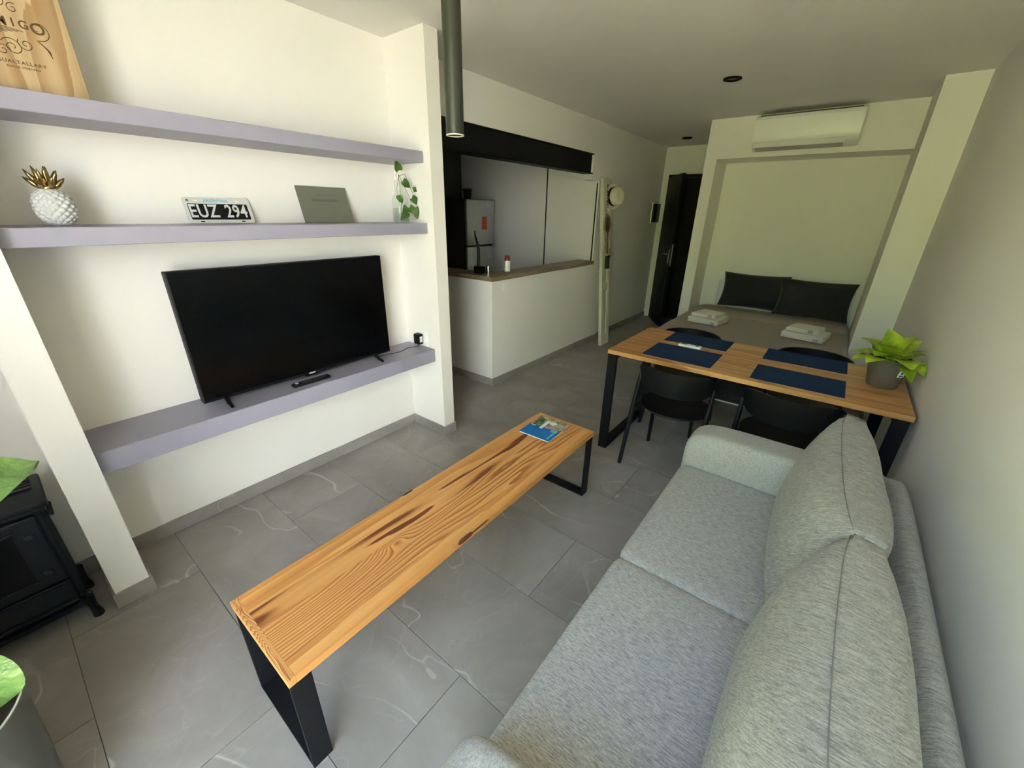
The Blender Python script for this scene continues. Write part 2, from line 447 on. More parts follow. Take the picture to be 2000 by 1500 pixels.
def axes(o, ex, ey, ez):
    ex, ey, ez = Vector(ex).normalized(), Vector(ey).normalized(), Vector(ez).normalized()
    return Matrix(((ex.x, ey.x, ez.x, o[0]), (ex.y, ey.y, ez.y, o[1]), (ex.z, ey.z, ez.z, o[2]), (0, 0, 0, 1)))

# ------------------------------------------------------------------ room constants
H = 2.494; W = 2.877; Y0 = -2.5; YE = 4.93; YN = 3.312; YB = 3.77
HB = 0.075

# ------------------------------------------------------------------ floor and tiles
fl = struct('floor', sbox(-2.3, W + 0.1, Y0 - 0.1, YE + 0.35, -0.08, -0.004), M_grout, 'grey marble-look tiled floor', 'floor')
tl, tw = 0.86, 0.43
full = None
k = -6
y = -0.32 + tw * k
while y < YE:
    off = 0.39 if k % 2 == 0 else 0.82
    x = off - tl * 4
    while x < W:
        a0, a1, b0, b1 = max(x, -2.2), min(x + tl, W), max(y, Y0), min(y + tw, YE)
        if a1 - a0 > 0.02 and b1 - b0 > 0.02:
            isfull = abs(a1 - a0 - tl) < 1e-6 and abs(b1 - b0 - tw) < 1e-6
            if isfull and full:
                o = bpy.data.objects.new('tile', full); col.objects.link(o); o.parent = fl
                o.location = ((a0 + a1) / 2, (b0 + b1) / 2, 0)
            else:
                hx, hy = (a1 - a0) / 2 - 0.0012, (b1 - b0) / 2 - 0.0012
                o = obj('tile', sbox(-hx, hx, -hy, hy, -0.010, 0.0), M_tile); o.parent = fl
                o.location = ((a0 + a1) / 2, (b0 + b1) / 2, 0)
                if isfull: full = o.data
        x += tl
    k += 1; y += tw

# ------------------------------------------------------------------ shell
struct('ceiling', sbox(-2.3, W + 0.1, Y0 - 0.1, YE + 0.35, H, H + 0.15), M_ceil, 'plain white painted ceiling', 'ceiling')
struct('wall_left', sbox(-0.12, 0, Y0, 0.10, 0, H), M_wall, 'white wall behind the television and shelves')
struct('wall_right', sbox(W, W + 0.1, Y0, YE, 0, H), M_wall, 'white wall beside the sofa')
# window wall: opening WX0..WX1, z 0.02..2.40
WX0, WX1 = 1.40, 2.84
bm = B(); box(bm, -0.12, WX0, Y0 - 0.1, Y0, 0, H); box(bm, WX1, W + 0.1, Y0 - 0.1, Y0, 0, H); box(bm, WX0, WX1, Y0 - 0.1, Y0, 2.40, H); box(bm, WX0, WX1, Y0 - 0.1, Y0, -0.004, 0.02)
struct('wall_front', bm, M_wall, 'white wall around the balcony window')
# columns
struct('column', sbox(0, 0.35, -1.885, -1.772, 0, H), M_wall, 'white wall fin beside the black stove', 'column')
struct('column', sbox(0, 0.35, 0, 0.10, 0, H), M_wall, 'white wall fin between television wall and kitchen', 'column')
struct('column', sbox(2.648, W, 2.64, YN, 0, H), M_wall, 'white pillar against the right wall by the bed', 'column')
# kitchen walls
struct('wall_kitchen_near', sbox(-2.3, -0.12, 0.0, 0.10, 0, H), M_dkwall, 'unseen kitchen wall behind the fin, darkened to dim the kitchen')
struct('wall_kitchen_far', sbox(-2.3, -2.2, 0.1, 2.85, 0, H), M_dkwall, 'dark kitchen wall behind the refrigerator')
bm = B(); box(bm, -2.3, 0.0, 2.85, 3.16, 0, H)
struct('wall_kitchen_side', bm, M_wall, 'white panelled kitchen wall at the end of the bar')
for xx in (-0.715, -0.022):
    struct('trim_1' if xx < -0.5 else 'trim_2', sbox(xx - 0.006, xx + 0.006, 2.842, 2.85, 0.80 if xx < -0.5 else 1.05, 2.12 if xx < -0.5 else 1.905), M_black, 'thin black joint strip on the kitchen wall', 'trim')
struct('wall_lintel', sbox(-0.12, 0.0, 0.10, 2.85, 2.18, H), M_wall, 'white wall over the kitchen opening')
struct('wall_corner_block', sbox(-0.12, 0.0, 2.66, 2.85, 1.93, 2.18), M_wall, 'white block that carries the end of the black beam')
# black steel beam over the kitchen bar
bm = B(); prism(bm, [(-0.11, 1.985), (0.006, 1.985), (0.006, 1.995), (-0.02, 1.995), (-0.02, 2.17), (0.006, 2.17), (0.006, 2.18), (-0.11, 2.18)], 'y', 0.10, 2.66)
o = struct('steel_beam', bm, M_blackmetal, 'black steel beam over the kitchen opening', 'beam')
# half wall and bar
struct('wall_bar', sbox(-0.12, 0.0, 0.96, 2.85, 0, 1.01), M_wall, 'white half wall under the kitchen bar')
struct('wall_bar_return', sbox(-1.10, -0.12, 0.96, 1.08, 0, 1.01), M_wall, 'shaded short side of the kitchen half wall')
# corridor
struct('wall_corridor', sbox(-0.12, -0.02, 3.172, YE, 0, H), M_wall, 'white corridor wall with the intercom')
struct('wall_end', (lambda bm: (box(bm, -0.12, 0.07, YE, YE + 0.12, 0, H), box(bm, 0.90, 1.2, YE, YE + 0.12, 0, H), box(bm, 0.07, 0.90, YE, YE + 0.12, 2.13, H), bm)[-1])(B()), M_wall, 'white wall over the black entrance door')
struct('wall_light_stop', sbox(-0.12, 1.2, YE + 0.14, YE + 0.25, 0, H), M_wall, 'unseen wall added behind the entrance door to block sky light')  # added to stop sky light leaking in under the door
# bed niche block
bm = B(); box(bm, 0.985, 1.10, YN, YE, 0, H); box(bm, 1.10, 2.662, YN, YB, 2.13, H); box(bm, 2.662, W, YN, YE, 0, H); box(bm, 1.10, 2.662, YB, YE, 0, H)
struct('wall_niche', bm, M_wall, 'white wall with the recessed bed niche')

# baseboards
def bb(n, x0, x1, y0, y1):
    bm = B(); box(bm, x0, x1, y0, y1, 0, HB, bev=0.002, seg=1)
    struct('baseboard_' + n, bm, M_tile, 'grey tile baseboard', 'baseboard')
bb('tv_wall', 0, 0.01, -1.772, 0); bb('stove_wall', 0, 0.01, Y0, -1.885)
bb('stove_fin', 0.35, 0.36, -1.887, -1.762); bb('stove_fin_side', 0.01, 0.35, -1.772, -1.762); bb('stove_fin_near', 0.01, 0.36, -1.895, -1.885)
bb('fin_near', 0.01, 0.35, -0.01, 0); bb('fin_end', 0.35, 0.36, -0.01, 0.11); bb('fin_far', 0, 0.35, 0.10, 0.11)
bb('bar', 0, 0.01, 0.95, 3.16); bb('bar_return', -1.10, 0.0, 0.95, 0.96)
bb('corridor', -0.02, -0.01, 3.16, YE); bb('right', W - 0.01, W, Y0, 2.64); bb('niche', 0.985, 1.10, YN - 0.01, YN); bb('niche_side', 0.975, 0.985, YN - 0.01, YE)
bb('pillar', 2.648, W - 0.01, 2.63, 2.64); bb('pillar_side', 2.638, 2.648, 2.63, YN)

# window: sliding glass doors to the balcony
wr = bpy.data.objects.new('window_1', None); col.objects.link(wr); wr.location = ((WX0 + WX1) / 2, Y0 - 0.05, 0.02)
wr['kind'] = 'structure'; wr['label'] = 'sliding glass balcony doors behind the viewer'; wr['category'] = 'window'
bm = B()
for x0, x1 in ((WX0, WX0 + 0.04), (WX1 - 0.04, WX1)): box(bm, x0, x1, Y0 - 0.08, Y0 - 0.02, 0.02, 2.40)
box(bm, WX0, WX1, Y0 - 0.08, Y0 - 0.02, 2.36, 2.40); box(bm, WX0, WX1, Y0 - 0.08, Y0 - 0.02, 0.02, 0.05)
obj('window_frame', bm, M_frame, wr)
xm = (WX0 + WX1) / 2
for x0, x1, yy in ((WX0 + 0.04, xm + 0.02, Y0 - 0.065), (xm - 0.02, WX1 - 0.04, Y0 - 0.04)):
    bm = B()
    box(bm, x0, x0 + 0.04, yy - 0.012, yy + 0.012, 0.05, 2.36); box(bm, x1 - 0.04, x1, yy - 0.012, yy + 0.012, 0.05, 2.36)
    box(bm, x0 + .04, x1 - .04, yy - 0.012, yy + 0.012, 2.31, 2.36); box(bm, x0 + .04, x1 - .04, yy - 0.012, yy + 0.012, 0.05, 0.10)
    sash = obj('sash', bm, M_frame, wr)
    obj('pane', sbox(x0 + 0.04, x1 - 0.04, yy - 0.003, yy + 0.003, 0.10, 2.31), M_glass, sash)
# outside, unseen: terrace added to bounce sun upward, lawn, hedge shaped for the light
struct('terrace', sbox(-6, 9, -7.6, Y0 - 0.1, -0.15, -0.02), M_concrete, 'unseen pale sunlit terrace added outside the window to bounce light', 'floor')
struct('lawn', sbox(-14, 18, -22, -7.6, -0.15, -0.05), M_hedge, 'green lawn outside the balcony', 'ground')
# white house added out of view: its sunlit wall lights the television wall
hb = thing('bounce_building', 'unseen white house added to bounce sunlight onto the television wall', 'building', (9.0, -7.0, 0))
Mn = Matrix.Translation((8.2, -7.2, 0)) @ Matrix.Rotation(math.radians(-32), 4, 'Z')
obj('wall', sbox(0, 3.0, -7.0, 5.0, -0.1, 6.0, M=Mn), M_render, hb)
obj('roof', sbox(-0.25, 3.25, -7.25, 5.25, 6.0, 6.2, M=Mn), M_concrete, hb)
for yy in (-5.0, -1.5, 2.0):
    w_ = obj('window', sbox(-0.03, 0.02, yy, yy + 0.9, 3.4, 4.6, M=Mn), M_frame, hb); obj('pane', sbox(-0.035, -0.03, yy + 0.06, yy + 0.84, 3.46, 4.54, M=Mn), M_glassdark, w_)
bm = B()  # unseen hedge; height and span shaped to green and dim the far walls
nx, nz = 60, 18
g = [[None] * (nz + 1) for _ in range(nx + 1)]
for i in range(nx + 1):
    for j in range(nz + 1):
        x = -10 + 15 * i / nx; z = -0.1 + 3.4 * j / nz
        g[i][j] = bm.verts.new((x, -8.4 - 0.9 * (j / nz) + 0.7 * noise.noise(Vector((x * 0.8, z * 0.9, 1.0))), z + 0.6 * noise.noise(Vector((x * .5, z, 5)))))
for i in range(nx):
    for j in range(nz): bm.faces.new((g[i][j], g[i + 1][j], g[i + 1][j + 1], g[i][j + 1]))
back = bmesh.ops.extrude_face_region(bm, geom=list(bm.faces))
for e in back['geom']:
    if isinstance(e, bmesh.types.BMVert): e.co.y -= 1.2
hd = obj('hedge', bm, M_hedge, smooth=True); tag(hd, 'unseen tall green hedge outside the balcony, shaped for the light', 'hedge'); hd['kind'] = 'stuff'

# ------------------------------------------------------------------ sofa
SX0, SXB = 2.025, 2.845
t = thing('sofa', 'light grey heathered fabric sofa along the right wall', 'sofa', (2.44, -0.68, 0))
obj('base', sbox(SX0 + 0.03, SXB, -1.64, 0.28, 0.09, 0.27, bev=0.02), M_sofa, t, True, 40)
def seatf(q):
    return Vector((q.x, q.y, q.z + (0.05 * (1 - q.x ** 2) * (1 - q.y ** 2) if q.z > 0 else 0)))
for y0, y1 in ((-1.452, -0.685), (-0.687, 0.092)):
    bm = B(); puff(bm, ((SX0 + 2.70) / 2, (y0 + y1) / 2, 0.335), ((2.70 - SX0) / 2, (y1 - y0) / 2 + 0.002, 0.088), 26, 20, seatf)
    obj('seat_cushion', bm, M_sofa, t, True, weld=True)
def armbm(y0, y1, zt, slope):
    bm = B()
    def f(q):
        x = q.x; z = q.z
        return Vector((x, q.y, z))
    puff(bm, ((SX0 + SXB) / 2 - 0.008, (y0 + y1) / 2, (0.09 + zt) / 2), ((SXB - SX0) / 2 + 0.006, (y1 - y0) / 2, (zt - 0.09) / 2), 6.5, 18, f)
    return bm
obj('armrest', armbm(0.088, 0.30, 0.602, 0), M_sofaarm, t, True, weld=True)
obj('armrest', armbm(-1.66, -1.448, 0.602, 0), M_sofaarm, t, True, weld=True)
bm = B()
def backf(q):
    k = max(0.0, (q.z - 0.55) / 0.45)
    return Vector((q.x * math.sqrt(max(0.0, 1 - 0.86 * k * k)) + 0.10 * q.z, q.y, q.z))
puff(bm, (2.792, -0.68, 0.372), (0.056, 0.945, 0.286), 6, 20, backf)
obj('backrest', bm, M_sofa, t, True, weld=True)
def cushion(yc, hy, zc, hz, xc, T, lean, twist, seed, ear):
    M = Matrix.Translation((xc, yc, zc)) @ Matrix.Rotation(math.radians(twist), 4, 'Z') @ Matrix.Rotation(math.radians(lean), 4, 'Y')
    bm = B(); pillow(bm, hy, hz, T, 0.030, ear, M, 26, 0.55, seed)
    c = obj('back_cushion', bm, M_sofacush, t, True)
    pts = []
    for i in range(25):
        u = -0.96 + 1.92 * i / 24
        th = 0.030 + T * max(0, (1 - abs(u) ** 3.2) * (1 - 0.985 ** 3.2)) ** 0.55
        pts.append(M @ Vector((-th - 0.0005, u * hy * (1 - ear * (1 - .985 ** 2)), 0.985 * hz * (1 - ear * (1 - u * u)))))
    sm = B(); tube(sm, pts, 0.0011, 6); obj('seam', sm, M_seam, c, True)
cushion(-0.295, 0.405, 0.645, 0.228, 2.575, 0.092, 11, 2, 1, 0.06)
cushion(-1.075, 0.385, 0.645, 0.222, 2.580, 0.098, 11, -1, 4, 0.05)
for x in (2.10, 2.78):
    for y in (-1.58, 0.22):
        bm = B(); lathe(bm, [(0.018, 0), (0.024, 0.10)], 12, (x, y, 0)); obj('leg', bm, M_black, t, True, 40)

# ------------------------------------------------------------------ bench with magazine
BX0, BX1, BY0, BY1, BZ, BT = 1.145, 1.53, -1.655, 0.084, 0.425, 0.028
t = thing('bench', 'long low pine bench with black steel loop legs', 'bench', (1.3375, -0.785, 0))
for x0, x1, m in ((BX0, 1.235, M_pine_plain), (1.235, 1.322, M_pine_dark), (1.322, 1.47, M_pine_fine), (1.47, BX1, M_pine_plain)):
    obj('plank', sbox(x0, x1, BY0 + 0.022, BY1 - 0.012, BZ - BT, BZ, bev=0.0006), m, t)
obj('end_strip', sbox(BX0, BX1, BY0, BY0 + 0.022, BZ - BT, BZ, bev=0.0015), M_pine_end, t)
obj('end_strip', sbox(BX0, BX1, BY1 - 0.012, BY1, BZ - BT, BZ, bev=0.0015), M_pine_end, t)
for kx, ky, rx, ry, rz in ((1.5295, -0.98, 0.006, 0.040, 0.010), (1.5270, -0.90, 0.005, 0.06, 0.005), (1.1455, -0.95, 0.006, 0.035, 0.009), (1.1455, -0.22, 0.004, 0.05, 0.006)):
    bm = B(); puff(bm, (kx, ky, BZ - 0.007), (rx, ry, rz), 3, 4); obj('bark_knot', bm, M_bark, t, True)
def looplegs(t, x0, x1, y0, y1, ztop, th, m, along):
    """closed rectangular loop of flat bar standing in the x (or y) direction"""
    if along == 'x':
        parts = (('leg', x0, x0 + th, y0, y1, 0, ztop), ('leg', x1 - th, x1, y0, y1, 0, ztop), ('foot_bar', x0 + th, x1 - th, y0, y1, 0, th), ('top_bar', x0 + th, x1 - th, y0, y1, ztop - th, ztop))
    else:
        parts = (('leg', x0, x1, y0, y0 + th, 0, ztop), ('leg', x0, x1, y1 - th, y1, 0, ztop), ('foot_bar', x0, x1, y0 + th, y1 - th, 0, th), ('top_bar', x0, x1, y0 + th, y1 - th, ztop - th, ztop))
    for n, a, b_, c, d, e, f in parts:
        obj(n, sbox(a, b_, c, d, e, f, bev=0.0015), m, t)
looplegs(t, BX0 + 0.004, BX1 - 0.004, BY0 + 0.002, BY0 + 0.062, BZ - BT, 0.012, M_blackmetal, 'x')
looplegs(t, BX0 + 0.004, BX1 - 0.004, BY1 - 0.066, BY1 - 0.006, BZ - BT, 0.012, M_blackmetal, 'x')

# magazine: blue lower half, photo collage above
m, tt, b = nodemat('magazine_collage', 0.3)
vn = N(tt, 'ShaderNodeTexVoronoi'); vn.inputs['Scale'].default_value = 34
tt.links.new(pos(tt), vn.inputs['Vector'])
c = mixc(tt, 0.55, ramp(tt, noise_n(tt, pos(tt), 22, 3), [(0.3, lin(40, 66, 40)), (0.45, lin(110, 130, 90)), (0.55, lin(190, 180, 170)), (0.7, lin(70, 90, 120))]), vn.outputs['Color'], 'SOFT_LIGHT')
tt.links.new(c, b.inputs['Base Color'])
M_collage = m
M_blue = plain('magazine_blue', lin(20, 110, 180), 0.3, var=0.05)
t = thing('magazine', 'glossy magazine with blue cover lying on the bench', 'magazine', (1.293, -0.075, BZ))
Mm = Matrix.Translation((1.293, -0.075, BZ)) @ Matrix.Rotation(math.radians(1.5), 4, 'Z')
obj('pages', sbox(-0.097, 0.097, -0.118, 0.118, 0.0003, 0.006, M=Mm), M_paper, t)
obj('cover', sbox(-0.099, 0.099, -0.120, 0.000, 0.006, 0.0072, M=Mm), M_blue, t)
obj('cover_photo', sbox(-0.099, 0.099, 0.000, 0.120, 0.006, 0.0072, M=Mm), M_collage, t)
bm = B()
for i, (x0, x1) in enumerate(((-0.085, -0.055), (-0.05, -0.02), (-0.015, 0.02))): box(bm, 0.070, 0.082, x0 + 0.0 - 0.02, x1 - 0.02, 0.0072, 0.0075, M=Mm)
obj('cover_print', bm, M_bluelet, t)
obj('cover_sticker', sbox(0.045, 0.085, -0.022, 0.008, 0.0072, 0.0076, M=Mm), M_bluelet, t)
bm = B(); box(bm, -0.03, -0.01, -0.02, 0.08, 0.0072, 0.0075, M=Mm); box(bm, -0.09, -0.06, -0.012, -0.002, 0.0072, 0.0075, M=Mm); lathe(bm, [(0.0, 0.0075), (0.022, 0.0075), (0.022, 0.0072)], 16, (0.015, 0.07, 0), M=Mm)
obj('cover_figure', bm, M_paper, t)

# ------------------------------------------------------------------ dining table
TX0, TX1, TY0, TY1, TZ, TT = 1.326, 2.853, 0.606, 1.352, 0.75, 0.028
t = thing('dining_table', 'oak topped dining table with black steel loop legs', 'table', (2.09, 0.98, 0))
nb = 5
for i in range(nb):
    a = TY0 + (TY1 - TY0) * i / nb; c = TY0 + (TY1 - TY0) * (i + 1) / nb
    obj('plank', sbox(TX0, TX1, a, c, TZ - TT, TZ, bev=0.0005), M_oak, t)
looplegs(t, TX0 + 0.002, TX0 + 0.062, TY0 + 0.004, TY1 - 0.02, TZ - TT, 0.03, M_blackmetal, 'y')
looplegs(t, TX1 - 0.068, TX1 - 0.008, TY0 + 0.004, TY1 - 0.02, TZ - TT, 0.03, M_blackmetal, 'y')

# place mats
def mat_(x0, x1, y0, y1, label):
    t = thing('placemat', label, 'placemat', ((x0 + x1) / 2, (y0 + y1) / 2, TZ), 'placemats on the dining table')
    obj('woven_field', sbox(x0 + 0.012, x1 - 0.012, y0 + 0.012, y1 - 0.012, TZ, TZ + 0.0022), M_mat, t)
    bm = B()
    for a in ((x0, x1, y0, y0 + .012), (x0, x1, y1 - .012, y1), (x0, x0 + .012, y0 + .012, y1 - .012), (x1 - .012, x1, y0 + .012, y1 - .012)): box(bm, *a, TZ, TZ + 0.003)
    obj('border', bm, M_mat, t)
mat_(1.535, 1.952, 0.665, 0.985, 'navy woven placemat at the front left of the dining table')
mat_(1.538, 1.950, 1.075, 1.345, 'navy woven placemat at the back left of the dining table')
mat_(2.163, 2.592, 0.655, 0.936, 'navy woven placemat at the front right of the dining table')
mat_(2.164, 2.596, 1.085, 1.348, 'navy woven placemat at the back right of the dining table')
# air conditioner remote
t = thing('remote_control', 'white air conditioner remote between the left placemats', 'remote control', (1.737, 1.018, TZ))
Mr = Matrix.Translation((1.737, 1.012, TZ)) @ Matrix.Rotation(math.radians(-3), 4, 'Z')
obj('body', sbox(-0.075, 0.075, -0.022, 0.022, 0.0, 0.018, bev=0.006, M=Mr), M_white, t, True, 40)
obj('display', sbox(-0.062, -0.022, -0.014, 0.014, 0.018, 0.0185, M=Mr), M_card, t)
bm = B(); lathe(bm, [(0.010, 0.018), (0.010, 0.0195), (0, 0.0195)], 14, (0.045, 0, 0), M=Mr); obj('button', bm, M_darkgrey, t)

# ------------------------------------------------------------------ chairs (built at the origin: seat front towards +y, back at -y)
def make_chair():
    t = thing('dining_chair', 'chair', 'chair', (0, 0, 0), 'black chairs around the dining table')
    bm = B()
    prof = [(0.0, 0.432), (0.17, 0.434), (0.208, 0.440), (0.216, 0.448), (0.212, 0.455), (0.19, 0.456), (0.10, 0.450), (0.0, 0.447)]
    lathe(bm, prof, 36); 
    for v in bm.verts:
        if v.co.y > 0: v.co.y *= 1.02
    obj('seat', bm, M_black, t, True, 50, weld=True)
    # curved backrest band
    bm = B(); n = 20
    rows = []
    for i in range(n + 1):
        a = -1.18 + 2.36 * i / n
        r = 0.232
        e = abs(2 * i / n - 1)
        zt = 0.724 + 0.008 * (1 - e ** 2) - 0.05 * e ** 6; zb = 0.575 + 0.02 * e ** 2 + 0.03 * e ** 8
        row = []
        for rr, z in ((r, zb), (r + 0.014, zt), (r + 0.028, zt), (r + 0.014, zb)):
            row.append(bm.verts.new((rr * math.sin(a), -rr * math.cos(a) + 0.035, z)))
        rows.append(row)
    for p, q in zip(rows, rows[1:]):
        for k in range(4): bm.faces.new((p[k], p[(k + 1) % 4], q[(k + 1) % 4], q[k]))
    bm.faces.new(rows[0]); bm.faces.new(list(reversed(rows[-1])))
    obj('backrest', bm, M_black, t, True, 50)
    for s in (-1, 1):
        bm = B(); tube(bm, [(s * 0.245, -0.185, 0.0), (s * 0.222, -0.135, 0.44), (s * 0.222, -0.075, 0.64)], [0.012, 0.016, 0.012], 10); obj('leg', bm, M_black, t, True, 50)
        bm = B(); tube(bm, [(s * 0.20, 0.235, 0.0), (s * 0.165, 0.13, 0.435)], [0.012, 0.016], 10); obj('leg', bm, M_black, t, True, 50)
    bm = B(); tube(bm, [(-0.19, -0.03, 0.425), (0.19, -0.03, 0.425)], 0.010, 8)
    for s in (-1, 1): tube(bm, [(s * 0.222, -0.13, 0.425), (s * 0.165, 0.13, 0.425)], 0.010, 8)
    obj('seat_rail', bm, M_black, t, True, 50)
    return t
ch = make_chair()
ch.location = (1.79, 0.69, 0); ch['label'] = 'black plastic dining chair nearest the bench, under the table'
dup(ch, (2.385, 0.70, 0), 0, 'black plastic dining chair under the table right behind the sofa arm')
dup(ch, (1.622, 1.40, 0), PI, 'black plastic dining chair on the bed side of the table, left')
dup(ch, (2.425, 1.41, 0), PI, 'black plastic dining chair on the bed side of the table, by the plant')

# ------------------------------------------------------------------ potted plant on the table
t = thing('potted_plant', 'lime green leafy plant in a taupe pot on the dining table', 'plant', (2.742, 1.0, TZ))
bm = B(); lathe(bm, [(0.0, 0), (0.060, 0.0), (0.066, 0.006), (0.092, 0.150), (0.094, 0.158), (0.090, 0.160), (0.085, 0.156), (0.080, 0.13), (0.0, 0.13)], 36, (2.742, 1.0, TZ))
pot = obj('pot', bm, M_potgrey, t, True, 50)
Ms = axes((2.795, 0.928, TZ + 0.098), (0.80, 0.60, 0), (0.10, -0.13, 0.98), (0.59, -0.79, 0.16))
obj('sticker', sbox(-0.014, 0.014, -0.018, 0.018, -0.004, 0.0008, M=Ms), M_paper, pot)
bm = B(); lathe(bm, [(0, 0.0012), (0.008, 0.0012), (0.008, 0.0)], 14, (0, 0.007, 0), M=Ms); box(bm, -0.010, 0.010, -0.014, -0.006, 0.0, 0.0012, M=Ms); obj('sticker_print', bm, M_teal, pot)
bm = B(); lathe(bm, [(0.0, 0.136), (0.082, 0.134), (0.082, 0.12)], 24, (2.742, 1.0, TZ)); obj('soil', bm, M_soil, t)
pc = Vector((2.742, 1.0, TZ + 0.135))
LV = [((-0.95, -0.45, 0.22), 0.115, 0.085, 0.30, 0.045), ((-0.55, -0.75, 0.35), 0.105, 0.095, 0.45, 0.05), ((-0.6, 0.3, 0.75), 0.11, 0.095, 0.5, 0.06), ((-0.15, 0.25, 0.95), 0.10, 0.085, 0.35, 0.075),
      ((0.30, -0.85, 0.45), 0.10, 0.105, 0.6, 0.07), ((0.62, -0.6, 0.25), 0.095, 0.10, 0.8, 0.075), ((0.45, 0.5, 0.75), 0.12, 0.06, 0.25, 0.06), ((0.1, -0.65, 0.8), 0.10, 0.10, 0.6, 0.045),
      ((-0.3, 0.8, 0.5), 0.11, 0.09, 0.5, 0.05), ((0.5, -0.1, 0.6), 0.09, 0.07, 0.35, 0.05), ((-0.25, -0.35, 0.9), 0.105, 0.10, 0.55, 0.04), ((0.35, -0.55, 0.05), 0.08, 0.07, 0.8, 0.06), ((-0.8, -0.05, 0.42), 0.11, 0.09, 0.5, 0.04),
      ((-0.35, -0.6, 0.6), 0.10, 0.095, 0.6, 0.05), ((0.15, 0.05, 1.0), 0.10, 0.09, 0.5, 0.06), ((0.55, 0.2, 0.45), 0.09, 0.07, 0.5, 0.05)]
for i, (d, L, Wd, dr, st) in enumerate(LV):
    d = Vector(d).normalized(); p0 = pc + Vector((d.x, d.y, 0)) * 0.02; p1 = p0 + d * st
    bm = B(); tube(bm, [p0 - Vector((0, 0, 0.02)), (p0 + p1) / 2 + Vector((0, 0, 0.008)), p1], 0.0022, 6); s_ = obj('stem', bm, M_stem, t, True)
    bm = B(); leaf(bm, p1, d, (0, 0, 1), L, Wd * 1.35, dr, True, 0.05)
    for v in bm.verts: v.co.x = min(v.co.x, W - 0.004)
    obj('leaf', bm, M_leaf_lime, t, True)

# ------------------------------------------------------------------ bed
t = thing('bed', 'double bed with taupe duvet pulled out of the niche', 'bed', (1.885, 2.85, 0))
def duvf(q):
    return Vector((q.x * (1 + 0.015 * (q.z < 0)), q.y, q.z + 0.05 * (noise.noise(Vector((q.x * 2, q.y * 2, 0))) if q.z > 0 else 0)))
bm = B(); puff(bm, (1.888, 2.765, 0.455), (0.755, 0.955, 0.118), 12, 22, duvf); obj('duvet', bm, M_duvet, t, True, weld=True)
bm = B()
nn = 40
for k_, (ya, yb, zz) in enumerate(((3.06, 3.42, 0.5835),)):
    g0 = []
    for i in range(nn + 1):
        x = 1.16 + 1.455 * i / nn
        ed = (1 - abs(2 * i / nn - 1) ** 14)
        w = 0.012 * math.sin(i * 0.5)
        g0.append([bm.verts.new((x, ya + w - 0.05 * (1 - i / nn), 0.555 + 0.024 * ed)), bm.verts.new((x, ya + w + 0.02 - 0.05 * (1 - i / nn), 0.567 + 0.028 * ed)), bm.verts.new((x, yb, 0.567 + 0.028 * ed)), bm.verts.new((x, yb + 0.02, 0.55))])
    for p, q in zip(g0, g0[1:]):
        for k in range(3): bm.faces.new((p[k], p[k + 1], q[k + 1], q[k]))
obj('sheet_fold', bm, M_duvet, t, True)
obj('bed_frame', sbox(1.15, 2.63, 1.83, 3.72, 0.30, 0.36, bev=0.004), M_blackmetal, t)
bm = B(); tube(bm, [(1.45, 2.02, 0.32), (1.45, 2.02, 0.016), (2.35, 2.02, 0.016), (2.35, 2.02, 0.32)], 0.016, 10); obj('leg', bm, M_steel, t, True, 60)
for x in (1.25, 2.55):
    bm = B(); tube(bm, [(x, 3.64, 0.0), (x, 3.64, 0.31)], 0.018, 10); obj('leg', bm, M_blackmetal, t, True, 60)
for x in (1.285, 2.60):
    s = -1 if x < 2 else 1
    bm = B(); tube(bm, [(x, 3.735, 0.30), (x, 3.735, 0.86), (x - s * 0.05, 3.735, 0.88)], 0.011, 8); obj('headboard_rail', bm, M_white, t, True, 60)

def bedpillow(xc, yc, label, tw, sd):
    M = Matrix.Translation((xc, yc, 0.778)) @ Matrix.Rotation(math.radians(-90 + tw), 4, 'Z') @ Matrix.Rotation(math.radians(0), 4, 'X') @ Matrix.Rotation(math.radians(-14), 4, 'Y')
    bm = B(); pillow(bm, 0.342, 0.200, 0.055, 0.0, 0.085, M, 22, 0.55, sd)
    tag(obj('pillow', bm, M_pillow, None, True), label, 'pillow', 'charcoal pillows on the bed')
bedpillow(1.682, 3.655, 'charcoal pillow on the bed, left of the pair by the corridor side', 2, 3)
bedpillow(2.272, 3.545, 'charcoal pillow on the bed, right of the pair by the pillar', -2, 8)

